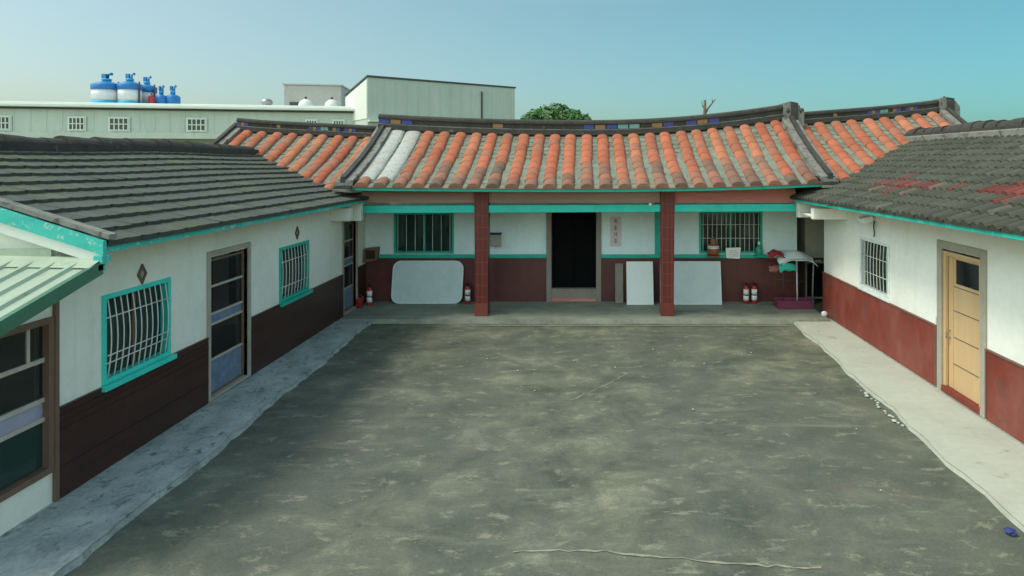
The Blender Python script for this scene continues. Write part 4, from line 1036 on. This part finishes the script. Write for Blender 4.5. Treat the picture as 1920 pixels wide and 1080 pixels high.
mb = MB(); mb.lathe((0, 0, 0), [(.18, -.01), (.16, .03)], 12); obj('base', mb, M['dark_frame'], t, True)
# water tanks
def tank(u_, v_, r, h, label, style, rz=0, legs=0.0):
    p = F(u_, v_, 6.62); t = thing('water_tank', label, 'water tank', p, 0, 'blue water tanks on the hall roof')
    if style == 'big':
        mb = MB(); mb.lathe((0, 0, 0), [(r*.97, .0), (r*1.05, .04), (r*1.05, .30), (r*.98, .32)], 24); obj('base', mb, M['tank_cyan'], t, True)
        mb = MB(); mb.lathe((0, 0, 0), [(r, .32), (r, h*.55), (r*1.01, h*.56), (r*1.01, h*.58), (r, h*.59), (r, h-.30)], 24); obj('body', mb, M['tank_white'], t, True)
        mb = MB(); mb.lathe((0, 0, 0), [(r*1.05, h-.30), (r*1.06, h-.04), (r*.98, h), (r*.5, h+.10), (r*.32, h+.13)], 24); obj('top_band', mb, M['tank_blue'], t, True)
    else:
        mb = MB(); mb.lathe((0, 0, 0), [(r, 0), (r*1.02, .05), (r, h*.5), (r*1.02, h*.52), (r, h*.55), (r, h-.08), (r*.85, h), (r*.4, h+.07)], 24); obj('body', mb, M['tank_blue'], t, True)
    mb = MB(); mb.lathe((0, 0, h+.07), [(r*.30, 0), (r*.30, .10), (r*.36, .12), (r*.36, .18), (r*.12, .22)], 18); obj('lid', mb, M['tank_cyan'], t, True)
    mb = MB()
    mb.tube([(r*.12, 0, h+.1), (r*.12, 0, h+.48), (r*.45, 0, h+.50)], .075, 8); mb.box((-r*.30, -.10, h+.28), (r*.05, .12, h+.50)); mb.tube([(-r*.2, 0, h+.1), (-r*.2, 0, h+.3)], .06, 8)
    obj('pump_pipe', mb, M['tank_blue'], t, True)
    if style == 'big':
        mb = MB(); mb.tube([(r*1.08, -.1, 0), (r*1.08, -.1, h+.1)], .04, 8); obj('pipe', mb, M['dark_frame'], t, True)
    return t
tank(-13.13, 3.0, .61, 1.15, 'leftmost blue and white water tank on the hall roof', 'big')
tank(-12.05, 2.9, .50, 1.17, 'middle blue and white water tank on the hall roof with a tall blue pipe', 'big')
tank(-11.75, 3.9, .42, 1.15, 'blue and white water tank half hidden behind the middle tank', 'big')
tank(-10.95, 3.6, .26, .66, 'left of the two small all blue water tanks on the hall roof', 'small')
tank(-10.5, 3.8, .33, .70, 'rightmost small all blue water tank on the hall roof', 'small')
t = thing('gas_cylinder', 'slim red cylinder between the white tanks and the small blue tanks', 'cylinder', F(-11.22, 3.2, 6.62))
mb = MB(); mb.lathe((0, 0, 0), [(.13, 0), (.14, .04), (.14, .55), (.10, .64), (.04, .68)], 16); obj('body', mb, M['red_paint'], t, True)
mb = MB(); mb.tube([(0, 0, .68), (0, 0, .76)], .03, 8); obj('valve', mb, M['dark_frame'], t, True)

# ---------------------------------------------------------------- tree and dead trunk behind the hall
def tree(loc, rx, rz_, zc, n, label, seedv):
    rnd = random.Random(seedv); t = thing('tree', label, 'tree', (loc[0], loc[1], 0))
    mb = MB(); mb.tube([(0, 0, -.1), (.05, 0, 1.5), (.0, .05, 3.2), (.1, 0, zc-.3)], [.28, .24, .19, .12], 10)
    for k in range(7):
        a = 2*math.pi*k/7; mb.tube([(0, 0, 2.6+.2*k), (.6*math.cos(a), .6*math.sin(a), 3.6+.2*k), (1.4*math.cos(a), 1.4*math.sin(a), 4.4+.2*k)], [.10, .07, .03], 7)
    obj('trunk', mb, M['bark'], t, True)
    mb = MB()
    cl = []
    for k in range(150):
        d = Vector((rnd.gauss(0, 1), rnd.gauss(0, 1), rnd.gauss(.15, .8))).normalized(); q = rnd.uniform(.55, .95)
        cl.append((Vector((d.x*rx*q, d.y*rx*q, zc-.35+d.z*rz_*q)), rnd.uniform(.38, .70), rnd.uniform(.6, 1.25)))
    for k in range(64):                    # dense upper cap in two lobes
        a = rnd.uniform(0, 2*math.pi); q = rnd.uniform(0, 1)**.5; dx = q*math.cos(a)
        cl.append((Vector((dx*2.2, q*math.sin(a)*2.0, zc+.95+.85*(1-q**2.6)+.10*math.cos(dx*7)-.18*(abs(dx+.15) < .13))), rnd.uniform(.30, .5), rnd.uniform(.6, 1.3)))
    for (c, r, g) in cl:
        for k in range(n):
            d = Vector((rnd.gauss(0, 1), rnd.gauss(0, 1), rnd.gauss(0, 1))).normalized(); p = c+d*r*rnd.uniform(.5, 1.05)
            u = d.cross(Vector((rnd.uniform(-1, 1), rnd.uniform(-1, 1), rnd.uniform(-1, 1)))).normalized(); v = (d.cross(u)+d*rnd.uniform(-.6, .6)).normalized()
            L = rnd.uniform(.09, .17); kk = g*rnd.uniform(.7, 1.3)
            col = (.06*kk, .16*kk, .028*kk)
            mb.poly([p-u*L*.45, p-v*L*.9, p+u*L*.45, p+v*L], 0, col)
    obj('crown', mb, M['leaf'], t, True)
    return t
tree((-2.05, 40), 3.1, 2.2, 5.4, 110, 'round green tree showing above the middle of the hall ridge', 5)
t = thing('dead_tree', 'thin bare forked trunk sticking up behind the right part of the hall ridge', 'dead tree', (6.75, 35, 0))
mb = MB(); mb.tube([(0, 0, -.1), (.03, 0, 4), (-.02, 0, 6.4), (0, 0, 7.42)], [.16, .12, .09, .075], 8); obj('trunk', mb, M['bark'], t, True)
mb = MB(); mb.tube([(0, 0, 6.6), (.18, 0, 6.95), (.42, 0, 7.25), (.60, 0, 7.48)], [.06, .05, .035, .02], 7); mb.tube([(.42, 0, 7.25), (.42, 0, 7.5)], [.03, .015], 6); mb.tube([(0, 0, 6.9), (-.15, 0, 7.1), (-.20, 0, 7.4)], [.04, .025, .012], 6); obj('branch', mb, M['bark'], t, True)
